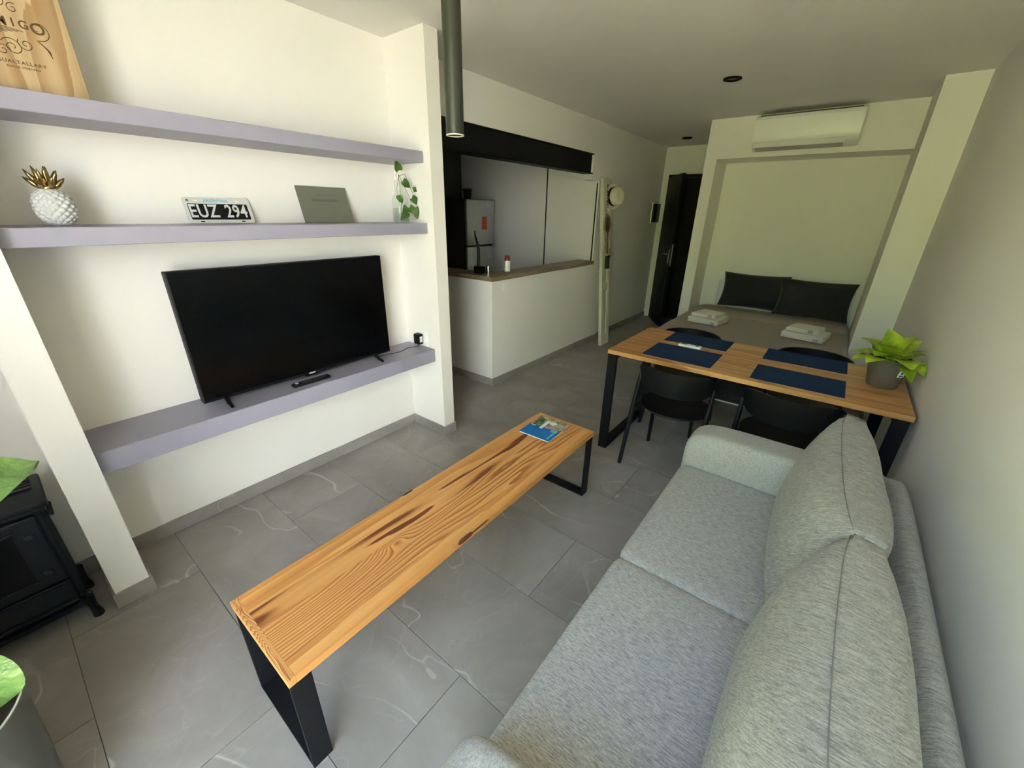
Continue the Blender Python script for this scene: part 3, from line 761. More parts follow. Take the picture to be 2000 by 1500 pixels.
def towel(x0, x1, y0, y1, z, h, folds, ang, label):
    """cloth folded over itself: folded edge on -x side, open edge at +x"""
    root = thing('towel', label, 'towel', ((x0 + x1) / 2, (y0 + y1) / 2, z), 'folded white towels on the bed')
    bm = B(); L = x1 - x0; th = h / (folds * 2)
    Mt = Matrix.Translation(((x0 + x1) / 2, (y0 + y1) / 2, z)) @ Matrix.Rotation(math.radians(ang), 4, 'Z')
    for f in range(folds):
        zb = f * 2 * th
        prof = []
        r = th
        # outer U, with a slit between the two layers
        prof += [(L / 2, zb + th * 0.08), (-L / 2 + r, zb + th * 0.06)]
        for k in range(1, 8): a = -PI / 2 - PI * k / 8; prof.append((-L / 2 + r + r * math.cos(a), zb + th + r * 0.95 * math.sin(a)))
        prof += [(-L / 2 + r, zb + 2 * th * 0.97), (L / 2 - 0.01 * f, zb + 2 * th * 0.95), (L / 2 + 0.004, zb + th * 1.6), (L / 2 - 0.002, zb + th * 1.12), (-L / 2 + r * 1.3, zb + th * 1.04), (-L / 2 + r * 1.3, zb + th * 0.96), (L / 2 - 0.003, zb + th * 0.9), (L / 2 + 0.005, zb + th * 0.5)]
        ny = 8; rings = []
        for j in range(ny + 1):
            yv = -(y1 - y0) / 2 + (y1 - y0) * j / ny
            e = 1 - 0.06 * abs(2 * j / ny - 1) ** 4
            rings.append([bm.verts.new(Mt @ Vector((u + 0.004 * noise.noise(Vector((u * 20, yv * 9, f))), yv + 0.006 * noise.noise(Vector((u * 9, f, w * 40))), w * e + 0.003 * noise.noise(Vector((u * 14, yv * 14, f + x0)))))) for u, w in prof])
        for p, q in zip(rings, rings[1:]):
            for k in range(len(prof)): bm.faces.new((p[k], p[(k + 1) % len(prof)], q[(k + 1) % len(prof)], q[k]))
        bm.faces.new(rings[0]); bm.faces.new(list(reversed(rings[-1])))
    obj('cloth', bm, M_towel, root, True, 60)
    bm = B(); box(bm, L / 2 - 0.07, L / 2 - 0.03, -(y1 - y0) / 2 - 0.004, -(y1 - y0) / 2 + 0.004, 0.004, th * 1.9, bev=0.002, seg=1, M=Mt); obj('label_tag', bm, M_towelb, root)
towel(1.325, 1.625, 2.50, 2.80, 0.580, 0.056, 2, -8, 'large folded white towel at the bottom of the pile nearer the corridor')
towel(1.345, 1.585, 2.545, 2.795, 0.637, 0.034, 1, -11, 'small folded white towel on top of the pile nearer the corridor')
towel(2.155, 2.475, 2.48, 2.77, 0.580, 0.056, 2, -9, 'large folded white towel at the bottom of the pile nearer the pillar')
towel(2.185, 2.425, 2.52, 2.76, 0.637, 0.034, 1, -12, 'small folded white towel on top of the pile nearer the pillar')

# ------------------------------------------------------------------ wall shelves
SHD = 0.29
def shelf(z, th, label):
    bm = B(); box(bm, 0, SHD, -1.772, 0, z - th, z, bev=0.002, seg=1)
    tag(obj('wall_shelf', bm, M_shelf), label, 'shelf', 'lavender grey wall shelves')
shelf(0.678, 0.092, 'long lavender grey shelf under the television, lowest of three')
shelf(1.510, 0.062, 'long lavender grey shelf with the license plate, middle of three')
shelf(1.906, 0.060, 'long lavender grey shelf with the wine crate, highest of three')

# television
t = thing('television', 'large black flat television on the lowest shelf', 'television', (0.15, -0.81, 0.678))
obj('case', sbox(0.105, 0.148, -1.352, -0.272, 0.700, 1.322, bev=0.004), M_black, t)
obj('screen', sbox(0.148, 0.1495, -1.345, -0.279, 0.715, 1.315), M_screen, t)
obj('rear_box', sbox(0.065, 0.105, -1.10, -0.52, 0.72, 1.05, bev=0.01), M_black, t)
for yy in (-1.265, -0.40):
    bm = B(); tube(bm, [(0.127, yy + 0.012, 0.72), (0.16, yy + 0.006, 0.703), (0.205, yy, 0.692), (0.245, yy - 0.002, 0.686)], [0.010, 0.011, 0.010, 0.0075], 8)
    tube(bm, [(0.127, yy + 0.012, 0.72), (0.10, yy + 0.006, 0.70), (0.075, yy, 0.6865)], [0.010, 0.010, 0.0075], 8)
    obj('foot', bm, M_black, t, True, 50)
bm = B(); box(bm, 0.1495, 0.1502, -0.832, -0.796, 0.703, 0.710); obj('brand_mark', bm, M_white, t)
bm = B(); box(bm, 0.12, 0.148, -0.85, -0.78, 0.692, 0.701); obj('sensor_bar', bm, M_black, t)
# power adapter and its lead
t = thing('power_adapter', 'black plug-in power adapter in the socket above the lowest shelf', 'adapter', (0.155, 0, 0.70))
obj('body', sbox(0.125, 0.185, -0.052, -0.012, 0.698, 0.772, bev=0.006), M_black, t, True, 40)
obj('rating_label', sbox(0.1845, 0.1856, -0.044, -0.020, 0.715, 0.757), M_paper, t)
bm = B(); tube(bm, [(0.155, -0.032, 0.700), (0.155, -0.036, 0.684), (0.15, -0.06, 0.6815), (0.13, -0.12, 0.6805), (0.16, -0.19, 0.6805), (0.15, -0.26, 0.6805), (0.135, -0.34, 0.6805), (0.10, -0.42, 0.70), (0.09, -0.55, 0.73)], 0.0021, 6)
obj('lead', bm, M_black, t, True)
def outlet(name, label, M, w=0.075, h=0.115, holes=1):
    t = thing(name, label, 'socket', M.to_translation())
    obj('plate', sbox(-w / 2, w / 2, -h / 2, h / 2, 0, 0.008, bev=0.002, M=M), M_white, t)
    obj('socket', sbox(-w * .3, w * .3, -h * .3, h * .3, 0.008, 0.0095, M=M), M_white, t)
outlet('wall_socket', 'white wall socket holding the power adapter on the fin', axes((0.165, 0.0, 0.735), (1, 0, 0), (0, 0, 1), (0, -1, 0)), 0.11, 0.10)
outlet('wall_socket', 'small white wall socket under the kitchen bar top', axes((0.0, 1.135, 0.945), (0, 1, 0), (0, 0, 1), (1, 0, 0)), 0.06, 0.075)
outlet('wall_socket', 'white wall socket in the niche beside the left pillow', axes((1.27, YB, 0.92), (1, 0, 0), (0, 0, 1), (0, -1, 0)), 0.09, 0.12)
# tv remote
t = thing('remote_control', 'black television remote on the lowest shelf', 'remote control', (0.215, -0.857, 0.678))
Mr = Matrix.Translation((0.215, -0.857, 0.678)) @ Matrix.Rotation(math.radians(90), 4, 'Z')
obj('body', sbox(-0.105, 0.105, -0.021, 0.021, 0.0, 0.016, bev=0.005, M=Mr), M_black, t, True, 40)
bm = B()
for i in range(7):
    for j in range(3):
        box(bm, -0.05 + i * 0.02, -0.04 + i * 0.02, -0.014 + j * 0.011, -0.007 + j * 0.011, 0.016, 0.0172, M=Mr)
obj('buttons', bm, M_darkgrey, t)
bm = B(); box(bm, -0.088, -0.074, -0.008, 0.010, 0.016, 0.0172, M=Mr); obj('label_print', bm, M_white, t)

# ------------------------------------------------------------------ things on the shelves
# pineapple
t = thing('pineapple_ornament', 'white ceramic pineapple with gold crown on the middle shelf', 'ornament', (0.165, -1.60, 1.510))
bm = B(); R, HH = 0.056, 0.122
nr, nt = 60, 130
rings = []
for i in range(nr + 1):
    f = i / nr; ang = PI * (0.08 + 0.90 * f); z = HH / 2 - HH / 2 * math.cos(ang) / math.cos(PI * 0.08)
    r0 = R * math.sin(ang) ** 0.85
    ring = []
    for k in range(nt):
        a = 2 * PI * k / nt
        u = 13 * a / (2 * PI); v = f * 14
        d = abs(math.sin(PI * (u + v / 2 * 1.0))) * abs(math.sin(PI * (u - v / 2 * 1.0)))
        rr = r0 * (0.86 + 0.15 * min(1.0, d * 1.5))
        ring.append(bm.verts.new((0.165 + rr * math.cos(a), -1.60 + rr * math.sin(a), 1.510 + z)))
    rings.append(ring)
for p, q in zip(rings, rings[1:]):
    for k in range(nt): bm.faces.new((p[k], p[(k + 1) % nt], q[(k + 1) % nt], q[k]))
bm.faces.new(list(reversed(rings[0]))); bm.faces.new(rings[-1])
obj('body', bm, M_ceramic, t, True)
cr = obj('crown', (lambda b_: (lathe(b_, [(0.018, 0.116), (0.022, 0.122), (0.020, 0.130), (0.0, 0.14)], 16, (0.165, -1.60, 1.510)), b_)[-1])(B()), M_gold, t, True)
for ringi, (n_, tilt, L) in enumerate(((6, 52, 0.046), (5, 32, 0.058), (3, 12, 0.062))):
    for k in range(n_):
        a = 2 * PI * (k + 0.5 * (ringi % 2)) / n_ + 0.3
        d = Vector((math.cos(a) * math.sin(math.radians(tilt)), math.sin(a) * math.sin(math.radians(tilt)), math.cos(math.radians(tilt))))
        p = Vector((0.165, -1.60, 1.510 + 0.124)) + Vector((math.cos(a), math.sin(a), 0)) * (0.014 - 0.004 * ringi)
        tip = Vector((math.cos(a) * 0.3, math.sin(a) * 0.3, 0.95)).normalized()
        bm = B(); pts = [p, p + d * L * 0.4, p + d * L * 0.75 + tip * L * 0.06, p + d * L * 0.95 + tip * L * (0.16 if ringi else 0.12)]
        tube(bm, pts, [0.008, 0.0095, 0.006, 0.0012], 8)
        obj('leaf', bm, M_gold, cr, True)
# license plate
t = thing('license_plate', 'black and silver license plate reading EUZ 294 on the middle shelf', 'license plate', (0.05, -1.045, 1.510))
th_ = math.atan2(0.040, 0.108)
exn = Vector((0, 1, 0)); eyn = Vector((-math.sin(th_), 0, math.cos(th_))); ezn = exn.cross(eyn)
Mp = axes((0.0315, -1.045, 1.5665), exn, eyn, ezn)
pw, ph = 0.274, 0.116
def rrect(w, h, r, n=6):
    P = []
    for cx, cy, a0 in ((w / 2 - r, h / 2 - r, 0), (-w / 2 + r, h / 2 - r, 90), (-w / 2 + r, -h / 2 + r, 180), (w / 2 - r, -h / 2 + r, 270)):
        for k in range(n + 1): a = math.radians(a0 + 90 * k / n); P.append((cx + r * math.cos(a), cy + r * math.sin(a)))
    return P
def plate_(w, h, r, z0, z1, M, cx=0, cy=0):
    bm = B(); prism(bm, [(x + cx, y + cy) for x, y in rrect(w, h, r)], 'z', z0, z1)
    for v in bm.verts: v.co = M @ v.co
    return bm
obj('plate', plate_(pw, ph, 0.013, -0.001, 0.001, Mp), M_plate, t)
obj('number_panel', plate_(0.246, 0.072, 0.005, 0.001, 0.0016, Mp, 0, -0.006), M_black, t)
text('plate_number', 'EUZ', 0.082, M_plate, t, Mp @ Matrix.Translation((-0.066, -0.006, 0.0016)), 0.0008, 0.74, bold=0.0014, sp=1.05)
text('plate_number', '294', 0.082, M_plate, t, Mp @ Matrix.Translation((0.068, -0.006, 0.0016)), 0.0008, 0.74, bold=0.0014, sp=1.05)
text('country_name', 'ARGENTINA', 0.018, M_bluelet, t, Mp @ Matrix.Translation((-0.005, 0.043, 0.001)), 0.0005, 1.0, bold=0.0006)
for xx, yy, mm in ((-0.085, 0.044, M_paper), (0.085, 0.044, M_paper), (-0.085, -0.050, M_black), (0.085, -0.050, M_black)):
    obj('bolt_slot', plate_(0.017, 0.006, 0.0028, 0.001, 0.0014, Mp, xx, yy), mm, t)
bm = B(); lathe(bm, [(0.006, 0.001), (0.006, 0.0015), (0, 0.0015)], 14, (-0.117, 0.044, 0), M=Mp); obj('emblem', bm, M_card, t)
# dark card
t = thing('display_card', 'dark grey-green card leaning on the wall on the middle shelf', 'card', (0.055, -0.515, 1.510))
th_ = math.atan2(0.055, 0.185)
eyn = Vector((-math.sin(th_), 0, math.cos(th_))); Mc = axes((0.0345, -0.516, 1.605), exn, eyn, exn.cross(eyn))
obj('board', sbox(-0.145, 0.145, -0.098, 0.094, -0.003, 0.003, M=Mc), M_card, t)
bm = B(); box(bm, -0.05, 0.05, 0.048, 0.052, 0.003, 0.0033, M=Mc); box(bm, -0.075, 0.075, 0.014, 0.028, 0.003, 0.0033, M=Mc); box(bm, -0.03, 0.03, -0.004, 0.0, 0.003, 0.0033, M=Mc)
obj('faint_print', bm, M_cardtext, t)
# glass jar with ivy cutting
VX, VY = 0.145, -0.085
t = thing('glass_vase', 'clear glass bottle with trailing ivy at the end of the middle shelf', 'vase', (VX, VY, 1.510))
bm = B(); lathe(bm, [(0.0, 0.003), (0.046, 0.003), (0.050, 0.010), (0.050, 0.125), (0.044, 0.145), (0.030, 0.165), (0.026, 0.185), (0.026, 0.235), (0.028, 0.24)], 32, (VX, VY, 1.510))
obj('bottle', bm, M_jar, t, True)
bm = B(); lathe(bm, [(0.0, 0.008), (0.044, 0.008), (0.046, 0.012), (0.046, 0.085), (0.0, 0.085)], 24, (VX, VY, 1.510)); obj('water', bm, M_jar, t, True, 50)
def P_(y, z, x=0.20): return Vector((x, y, z))
IV = [((-0.118, 1.80), (-0.3, 0.55), 0.060, 0.048), ((-0.095, 1.745), (0.6, -0.5), 0.058, 0.045), ((-0.135, 1.665), (0.3, -0.75), 0.050, 0.042), ((-0.035, 1.655), (0.75, -0.55), 0.072, 0.045),
      ((-0.060, 1.60), (0.5, -0.5), 0.062, 0.045), ((-0.075, 1.60), (-0.5, -0.45), 0.06, 0.05), ((-0.015, 1.60), (0.1, -1.0), 0.07, 0.055), ((-0.082, 1.57), (-0.75, -0.55), 0.072, 0.048), ((-0.02, 1.70), (0.5, 0.1), 0.045, 0.03)]
bm = B(); tube(bm, [(VX, VY, 1.56), (VX - 0.005, VY - 0.015, 1.70), (VX + 0.01, VY + 0.0, 1.775), (VX + 0.04, VY + 0.02, 1.785), (VX + 0.055, -0.055, 1.74), (0.205, -0.03, 1.68)], 0.0016, 6); obj('vine', bm, M_brownstem, t, True)
bm = B(); tube(bm, [(VX, VY + 0.01, 1.56), (VX + 0.01, VY, 1.72), (VX + 0.03, VY - 0.02, 1.78), (0.20, -0.10, 1.74), (0.205, -0.06, 1.66), (0.21, -0.035, 1.58), (0.20, -0.02, 1.53)], 0.0016, 6); obj('vine', bm, M_brownstem, t, True)
bm = B(); tube(bm, [(VX + 0.01, VY - 0.01, 1.75), (VX + 0.03, -0.125, 1.775), (0.2, -0.118, 1.80)], 0.0013, 6); obj('vine', bm, M_brownstem, t, True)
for (yy, zz), (dy, dz), L, wd in IV:
    bm = B(); leaf(bm, P_(yy, zz), (0.15, dy, dz), (1, -0.55, 0.15), L, wd, 0.12, True, 0.10)
    for v in bm.verts: v.co.y = min(v.co.y, -0.003)
    obj('leaf', bm, M_leaf_dark, t, True)
# wine crate
t = thing('wine_crate', 'pale pine wine crate with brown printed lettering on the top shelf', 'crate', (0.15, -1.585, 1.906))
obj('front_board', sbox(0.188, 0.20, -1.755, -1.416, 1.906, 2.42, bev=0.001), M_crate, t)
obj('side_board', sbox(0.09, 0.188, -1.428, -1.416, 1.906, 2.42), M_crate, t)
obj('side_board', sbox(0.09, 0.188, -1.755, -1.743, 1.906, 2.42), M_crate, t)
obj('back_board', sbox(0.08, 0.09, -1.755, -1.416, 1.906, 2.42), M_crate, t)
obj('top_board', sbox(0.09, 0.188, -1.743, -1.428, 2.408, 2.42), M_crate, t)
obj('bottom_board', sbox(0.09, 0.188, -1.743, -1.428, 1.906, 1.918), M_crate, t)
Mx = lambda y, z: axes((0.2001, y, z), (0, 1, 0), (0, 0, 1), (1, 0, 0))
for ch_, yy, zz, sz in (('E', -1.640, 2.092, .032), ('N', -1.617, 2.094, .028), ('E', -1.595, 2.094, .028), ('M', -1.566, 2.096, .032), ('I', -1.541, 2.097, .030), ('G', -1.519, 2.096, .030), ('O', -1.489, 2.092, .042)):
    text('lettering', ch_, sz, M_ink, t, Mx(yy, zz), 0.0003, bold=0.0006)
text('lettering', 'GUALTALLARY', 0.0125, M_ink, t, Mx(-1.552, 1.992), 0.0003, 1.1, bold=0.0003, sp=1.2)
text('lettering', 'SINGLE VINEYARD', 0.0075, M_ink, t, Mx(-1.552, 1.979), 0.0003, 1.1, bold=0.0002, sp=1.1)
def scroll(pts, r=0.0011):
    bm = B(); tube(bm, [(0.2004, a, b_) for a, b_ in pts], r, 5); obj('scroll_ornament', bm, M_ink, t)
def spiral(cy, cz, r0, turns, sgn=1, ph=0.0, n=30):
    return [(cy + sgn * r0 * (1 - 0.85 * i / n) * math.cos(ph + 2 * PI * turns * i / n), cz + r0 * (1 - 0.85 * i / n) * math.sin(ph + 2 * PI * turns * i / n)) for i in range(n + 1)]
for a in ((-1.489, 2.092, 0.030, 1.0, 1, -1.8), (-1.56, 2.032, 0.024, 1.6, -1, 0.5), (-1.528, 2.045, 0.018, 1.4, 1, 2.5), (-1.583, 2.02, 0.016, 1.4, 1, 0.0), (-1.60, 2.05, 0.020, 1.5, 1, 2.0), (-1.56, 2.152, 0.022, 1.5, 1, 3.0), (-1.60, 2.16, 0.026, 1.4, -1, 2.0), (-1.53, 2.135, 0.014, 1.2, 1, 1.0)): scroll(spiral(*a))
for k in range(5): scroll([(-1.62 + i * 0.012, 2.083 - 0.004 * k - 0.00022 * (i - 3) ** 2) for i in range(9 - k)], 0.0009)
for k in range(5): scroll([(-1.50 + 0.004 * k + j * (0.006 - 0.001 * k), 2.062 - 0.004 * k - j * 0.004 - 0.0006 * j * j) for j in range(5)], 0.001)

# ------------------------------------------------------------------ ceiling fittings
t = thing('pendant_lamp', 'slim black cylindrical pendant lamp hanging over the bench', 'lamp', (1.326, -0.761, H))
bm = B(); lathe(bm, [(0.0, 2.47), (0.0285, 2.47), (0.0285, 1.808), (0.0235, 1.808), (0.0235, 1.83), (0.0, 1.83)], 32, (1.326, -0.761, 0)); obj('tube', bm, M_pend, t, True, 40)
bm = B(); lathe(bm, [(0.0285, 1.808), (0.0286, 1.805), (0.0236, 1.805), (0.0236, 1.808)], 32, (1.326, -0.761, 0), closed=True); obj('rim', bm, M_rim, t, True)
bm = B(); lathe(bm, [(0.0, H), (0.05, H), (0.05, 2.47), (0.0, 2.47)], 32, (1.326, -0.761, 0)); obj('ceiling_plate', bm, M_blackmetal, t, True, 40)
bm = B(); lathe(bm, [(0, 1.829), (0.022, 1.829), (0.022, 1.826), (0, 1.822)], 24, (1.326, -0.761, 0)); obj('bulb', bm, M_rim, t, True)
def downlight(x, y, r, label):
    t = thing('downlight', label, 'light', (x, y, H), 'black ceiling downlights')
    bm = B(); lathe(bm, [(r, H), (r, H - 0.008), (r * 0.80, H - 0.012), (r * 0.62, H - 0.004), (r * 0.62, H)], 32, (x, y, 0), closed=True); obj('ring', bm, M_blackmetal, t, True, 40)
    bm = B(); lathe(bm, [(0, H - 0.002), (r * 0.62, H - 0.002), (r * 0.62, H)], 32, (x, y, 0)); obj('lens', bm, M_card, t)
downlight(1.457, 1.92, 0.062, 'round black ceiling downlight in front of the air conditioner')
downlight(0.46, 4.25, 0.062, 'round black ceiling downlight in the corridor')
# air conditioner
t = thing('air_conditioner', 'white split air conditioner on the wall above the bed', 'air conditioner', (1.83, YN, 2.2))
x0, x1 = 1.435, 2.255
bm = B(); prism(bm, [(YN, 2.175), (YN - 0.07, 2.172), (YN - 0.165, 2.200), (YN - 0.195, 2.235), (YN - 0.205, 2.28), (YN - 0.205, 2.425), (YN - 0.19, 2.445), (YN, 2.45)], 'x', x0, x1)
bmesh.ops.bevel(bm, geom=list(bm.edges), offset=0.008, segments=2, affect='EDGES'); obj('body', bm, M_white, t, True, 35)
bm = B(); prism(bm, [(YN - 0.168, 2.196), (YN - 0.198, 2.231), (YN - 0.204, 2.227), (YN - 0.174, 2.190)], 'x', x0 + 0.02, x1 - 0.09); obj('louver', bm, M_white, t)
bm = B(); prism(bm, [(YN - 0.075, 2.171), (YN - 0.160, 2.196), (YN - 0.160, 2.193), (YN - 0.075, 2.168)], 'x', x0 + 0.03, x1 - 0.10); obj('air_slot', bm, M_slot, t)
obj('vent_grille', sbox(x0 + 0.03, x1 - 0.03, YN - 0.18, YN - 0.01, 2.449, 2.453), M_darkgrey, t)
for i in range(14): obj('grille_bar', sbox(x0 + 0.05 + i * 0.055, x0 + 0.056 + i * 0.055, YN - 0.18, YN - 0.01, 2.453, 2.456), M_white, t)

# ------------------------------------------------------------------ kitchen
t = thing('bar_top', 'brown wooden bar top on the kitchen half wall', 'worktop', (-0.08, 1.9, 1.01))
bm = B(); box(bm, -0.20, 0.02, 1.16, 2.85, 1.01, 1.05, bev=0.002, seg=1); obj('long_board', bm, M_worktop, t)
bm = B(); box(bm, -1.10, 0.02, 0.94, 1.16, 1.01, 1.05, bev=0.002, seg=1); obj('short_board', bm, M_worktop, t)
# refrigerator
FX, FY0, FY1, FH = -1.50, 2.21, 2.77, 1.73
t = thing('refrigerator', 'silver two-door refrigerator in the dark kitchen corner', 'refrigerator', (FX - 0.3, 2.49, 0))
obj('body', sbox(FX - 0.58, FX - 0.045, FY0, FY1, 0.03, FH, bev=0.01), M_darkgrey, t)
d1 = obj('door', sbox(FX - 0.045, FX, FY0 + 0.003, FY1 - 0.003, 1.165, FH - 0.002, bev=0.014), M_steel, t, True, 40)
d2 = obj('door', sbox(FX - 0.045, FX, FY0 + 0.003, FY1 - 0.003, 0.06, 1.148, bev=0.014), M_steel, t, True, 40)
obj('energy_label', sbox(FX, FX + 0.001, 2.50, 2.60, 1.36, 1.52), M_orange, d1)
bm = B(); box(bm, FX, FX + 0.001, 2.60, 2.70, 1.64, 1.68); box(bm, FX, FX + 0.001, 2.62, 2.70, 1.575, 1.60); obj('badge', bm, M_plate, d1)
bm = B(); box(bm, FX, FX + 0.001, 2.60, 2.70, 0.98, 1.10); obj('sticker', bm, M_plate, d2)
for y in (FY0 + 0.06, FY1 - 0.06): obj('foot', sbox(FX - 0.5, FX - 0.1, y - 0.03, y + 0.03, 0, 0.03), M_black, t)
bm = B(); lathe(bm, [(0.0, 0.0), (0.040, 0.0), (0.058, 0.10), (0.062, 0.12), (0.055, 0.12), (0.036, 0.01), (0, 0.01)], 24, (FX - 0.12, 2.36, FH)); tag(obj('cup', bm, M_black, None, True, 50), 'black cup standing on the refrigerator', 'cup')
# things on the bar
t = thing('bottle', 'white bottle with dark red cap on the kitchen bar', 'bottle', (-0.14, 1.35, 1.05))
bm = B(); lathe(bm, [(0.0, 0), (0.026, 0), (0.028, 0.004), (0.028, 0.085), (0.024, 0.10), (0.0, 0.10)], 24, (-0.14, 1.35, 1.05)); obj('body', bm, M_white, t, True, 50)
bm = B(); lathe(bm, [(0.026, 0.10), (0.027, 0.12), (0.020, 0.145), (0.0, 0.150)], 24, (-0.14, 1.35, 1.05)); obj('cap', bm, M_red, t, True, 50)
t = thing('metal_cup', 'small polished metal cup on the kitchen bar', 'cup', (-0.14, 1.07, 1.05))
bm = B(); lathe(bm, [(0.0, 0), (0.020, 0), (0.024, 0.075), (0.021, 0.075), (0.018, 0.005), (0, 0.005)], 24, (-0.14, 1.07, 1.05)); obj('body', bm, M_chrome, t, True, 50)
t = thing('kitchen_brush', 'black brush with a long upright curved handle on the bar', 'brush', (-0.24, 1.06, 1.05))
bm = B(); box(bm, -0.285, -0.185, 1.025, 1.085, 1.05, 1.115, bev=0.01); obj('head', bm, M_black, t, True, 40)
bm = B(); tube(bm, [(-0.25, 1.055, 1.11), (-0.245, 1.055, 1.17), (-0.245, 1.055, 1.27), (-0.255, 1.052, 1.32), (-0.275, 1.05, 1.37), (-0.285, 1.05, 1.42)], [0.014, 0.014, 0.013, 0.012, 0.008, 0.004], 8); obj('handle', bm, M_black, t, True, 50)

# ------------------------------------------------------------------ louvred shutter leaning on the wall, with the things hung on it
root = thing('louvered_shutter', 'narrow cream louvered shutter leaning against the kitchen wall', 'shutter', (0, 0, 0))
SW, ST, SL = 0.215, 0.041, 1.962
def rpart(name, bm, m=M_cream): return obj(name, bm, m, root)
hw = SW / 2
rpart('stile', sbox(-ST / 2, ST / 2, -hw, -hw + 0.05, 0, SL, bev=0.003)); rpart('stile', sbox(-ST / 2, ST / 2, hw - 0.05, hw, 0, SL, bev=0.003))
for z0, z1 in ((0, 0.13), (0.70, 0.78), (1.02, 1.10), (SL - 0.07, SL)): rpart('rail', sbox(-ST / 2 + .003, ST / 2 - .003, -hw + 0.05, hw - 0.05, z0, z1))
for z0, z1 in ((0.13, 0.70), (0.78, 1.02), (1.10, SL - 0.07)):
    n_ = int((z1 - z0) / 0.040)
    for i in range(n_):
        z = z0 + (i + 0.5) * (z1 - z0) / n_
        Ml = Matrix.Translation((0, 0, z)) @ Matrix.Rotation(math.radians(-40), 4, 'Y')
        rpart('slat', sbox(-0.004, 0.004, -hw + 0.05, hw - 0.05, -0.022, 0.022, M=Ml))
for z0, z1 in ((0.145, 0.69), (0.79, 1.01)): rpart('control_rod', sbox(ST / 2 - 0.004, ST / 2 + 0.010, 0.012, 0.024, z0, z1))
for z in (0.30, 1.62): rpart('hinge', sbox(-ST / 2 + .004, ST / 2 - .004, hw, hw + 0.010, z - 0.04, z + 0.04), M_white)
root.location = (0.2075, 2.9625, 0.002); root.rotation_euler = (0, math.radians(-5.35), 0)
def onsh(z, y=0.0, out=0.0):            # a point on the shutter's front face
    a = math.radians(5.35)
    return Vector((0.2075 - math.sin(a) * z + math.cos(a) * (ST / 2 + out), 2.9625 + y, math.cos(a) * z + math.sin(a) * (ST / 2 + out)))
# straw hat
p = onsh(1.775, 0.125, 0.004); ax = Vector((0.96, -0.27, 0.08)).normalized(); u, v = frame(ax); Mh = axes(p, u, v, ax) @ Matrix.Scale(1.22, 4)
t = thing('hat', 'white straw hat with black band hung on the shutter', 'hat', p)
bm = B(); lathe(bm, [(0.075, 0.0), (0.112, 0.006), (0.116, 0.012), (0.112, 0.012), (0.078, 0.006)], 36, M=Mh, closed=True); obj('brim', bm, M_hat, t, True)
bm = B(); lathe(bm, [(0.080, 0.004), (0.082, 0.03), (0.080, 0.075), (0.072, 0.092), (0.045, 0.097), (0.0, 0.086)], 36, M=Mh); obj('crown', bm, M_hat, t, True)
bm = B(); lathe(bm, [(0.082, 0.008), (0.0845, 0.009), (0.0845, 0.034), (0.082, 0.035)], 36, M=Mh, closed=True); obj('band', bm, M_black, t, True)
# racket
p0 = onsh(1.475, -0.002, 0.012)
t = thing('racket', 'small old wooden racket hanging on the shutter', 'racket', p0)
zax = (onsh(1.6) - onsh(1.4)).normalized(); yax = Vector((0, 1, 0)); xax = yax.cross(zax)
Mk = axes(p0, xax, yax, zax)
bm = B(); pts = [Mk @ Vector((0, 0.060 * math.cos(2 * PI * i / 28), 0.092 * math.sin(2 * PI * i / 28))) for i in range(29)]; tube(bm, pts, 0.0075, 8, caps=False); obj('head_frame', bm, M_racket, t, True)
bm = B()
for i in range(-4, 5): 
    w = 0.085 * math.sqrt(max(0, 1 - (i * 0.0115 / 0.06) ** 2)); tube(bm, [Mk @ Vector((0, i * 0.0115, -w)), Mk @ Vector((0, i * 0.0115, w))], 0.0009, 4)
for i in range(-6, 7):
    w = 0.055 * math.sqrt(max(0, 1 - (i * 0.0125 / 0.092) ** 2)); tube(bm, [Mk @ Vector((0, -w, i * 0.0125)), Mk @ Vector((0, w, i * 0.0125))], 0.0009, 4)
obj('strings', bm, M_string, t)
obj('head_plate', sbox(-0.003, 0.001, -0.048, 0.048, -0.07, 0.07, bev=0.001, M=Mk), M_brass, t)
bm = B(); tube(bm, [Mk @ Vector((0, 0, -0.09)), Mk @ Vector((0, 0, -0.19)), Mk @ Vector((0, 0, -0.34))], [0.008, 0.008, 0.0105], 8); obj('handle', bm, M_racket, t, True)
# small box under the racket
p1 = onsh(1.045, -0.008, 0.0); Mb = axes(p1, xax, yax, zax)
t = thing('letter_holder', 'dark green small box fixed to the shutter below the racket', 'holder', p1)
obj('box_body', sbox(0.0, 0.030, -0.035, 0.035, -0.085, 0.065, bev=0.003, M=Mb), M_greenbox, t); obj('box_lip', sbox(0.030, 0.034, -0.038, 0.038, 0.045, 0.070, M=Mb), M_black, t)
p2 = onsh(1.125, 0.085, 0.0); Mb = axes(p2, xax, yax, zax)
t = thing('door_knob', 'round metal knob with plate on the shutter edge', 'knob', p2)
obj('knob_plate', sbox(0, 0.005, -0.016, 0.016, -0.03, 0.07, bev=0.001, M=Mb), M_brass, t)
bm = B(); tube(bm, [Mb @ Vector((0.004, 0, 0)), Mb @ Vector((0.03, 0, 0))], 0.007, 8); puff(bm, (0.042, 0, 0), (0.018, 0.022, 0.022), 2, 5, M=Mb); obj('knob_ball', bm, M_steel, t, True)
p3 = onsh(1.79, -0.025, 0.0); Mb = axes(p3, xax, yax, zax)
t = thing('carved_ornament', 'small brown and green carved ornament at the top of the shutter', 'ornament', p3)
obj('backing', sbox(0, 0.006, -0.022, 0.022, -0.12, 0.12, M=Mb), M_cream, t)
for i in range(7):
    bm = B(); puff(bm, (0.010, 0.008 * (-1) ** i, -0.10 + i * 0.033), (0.008, 0.012, 0.014), 2.5, 3, M=Mb); obj('bead', bm, (M_racket, M_greenbox, M_brass)[i % 3], t, True)

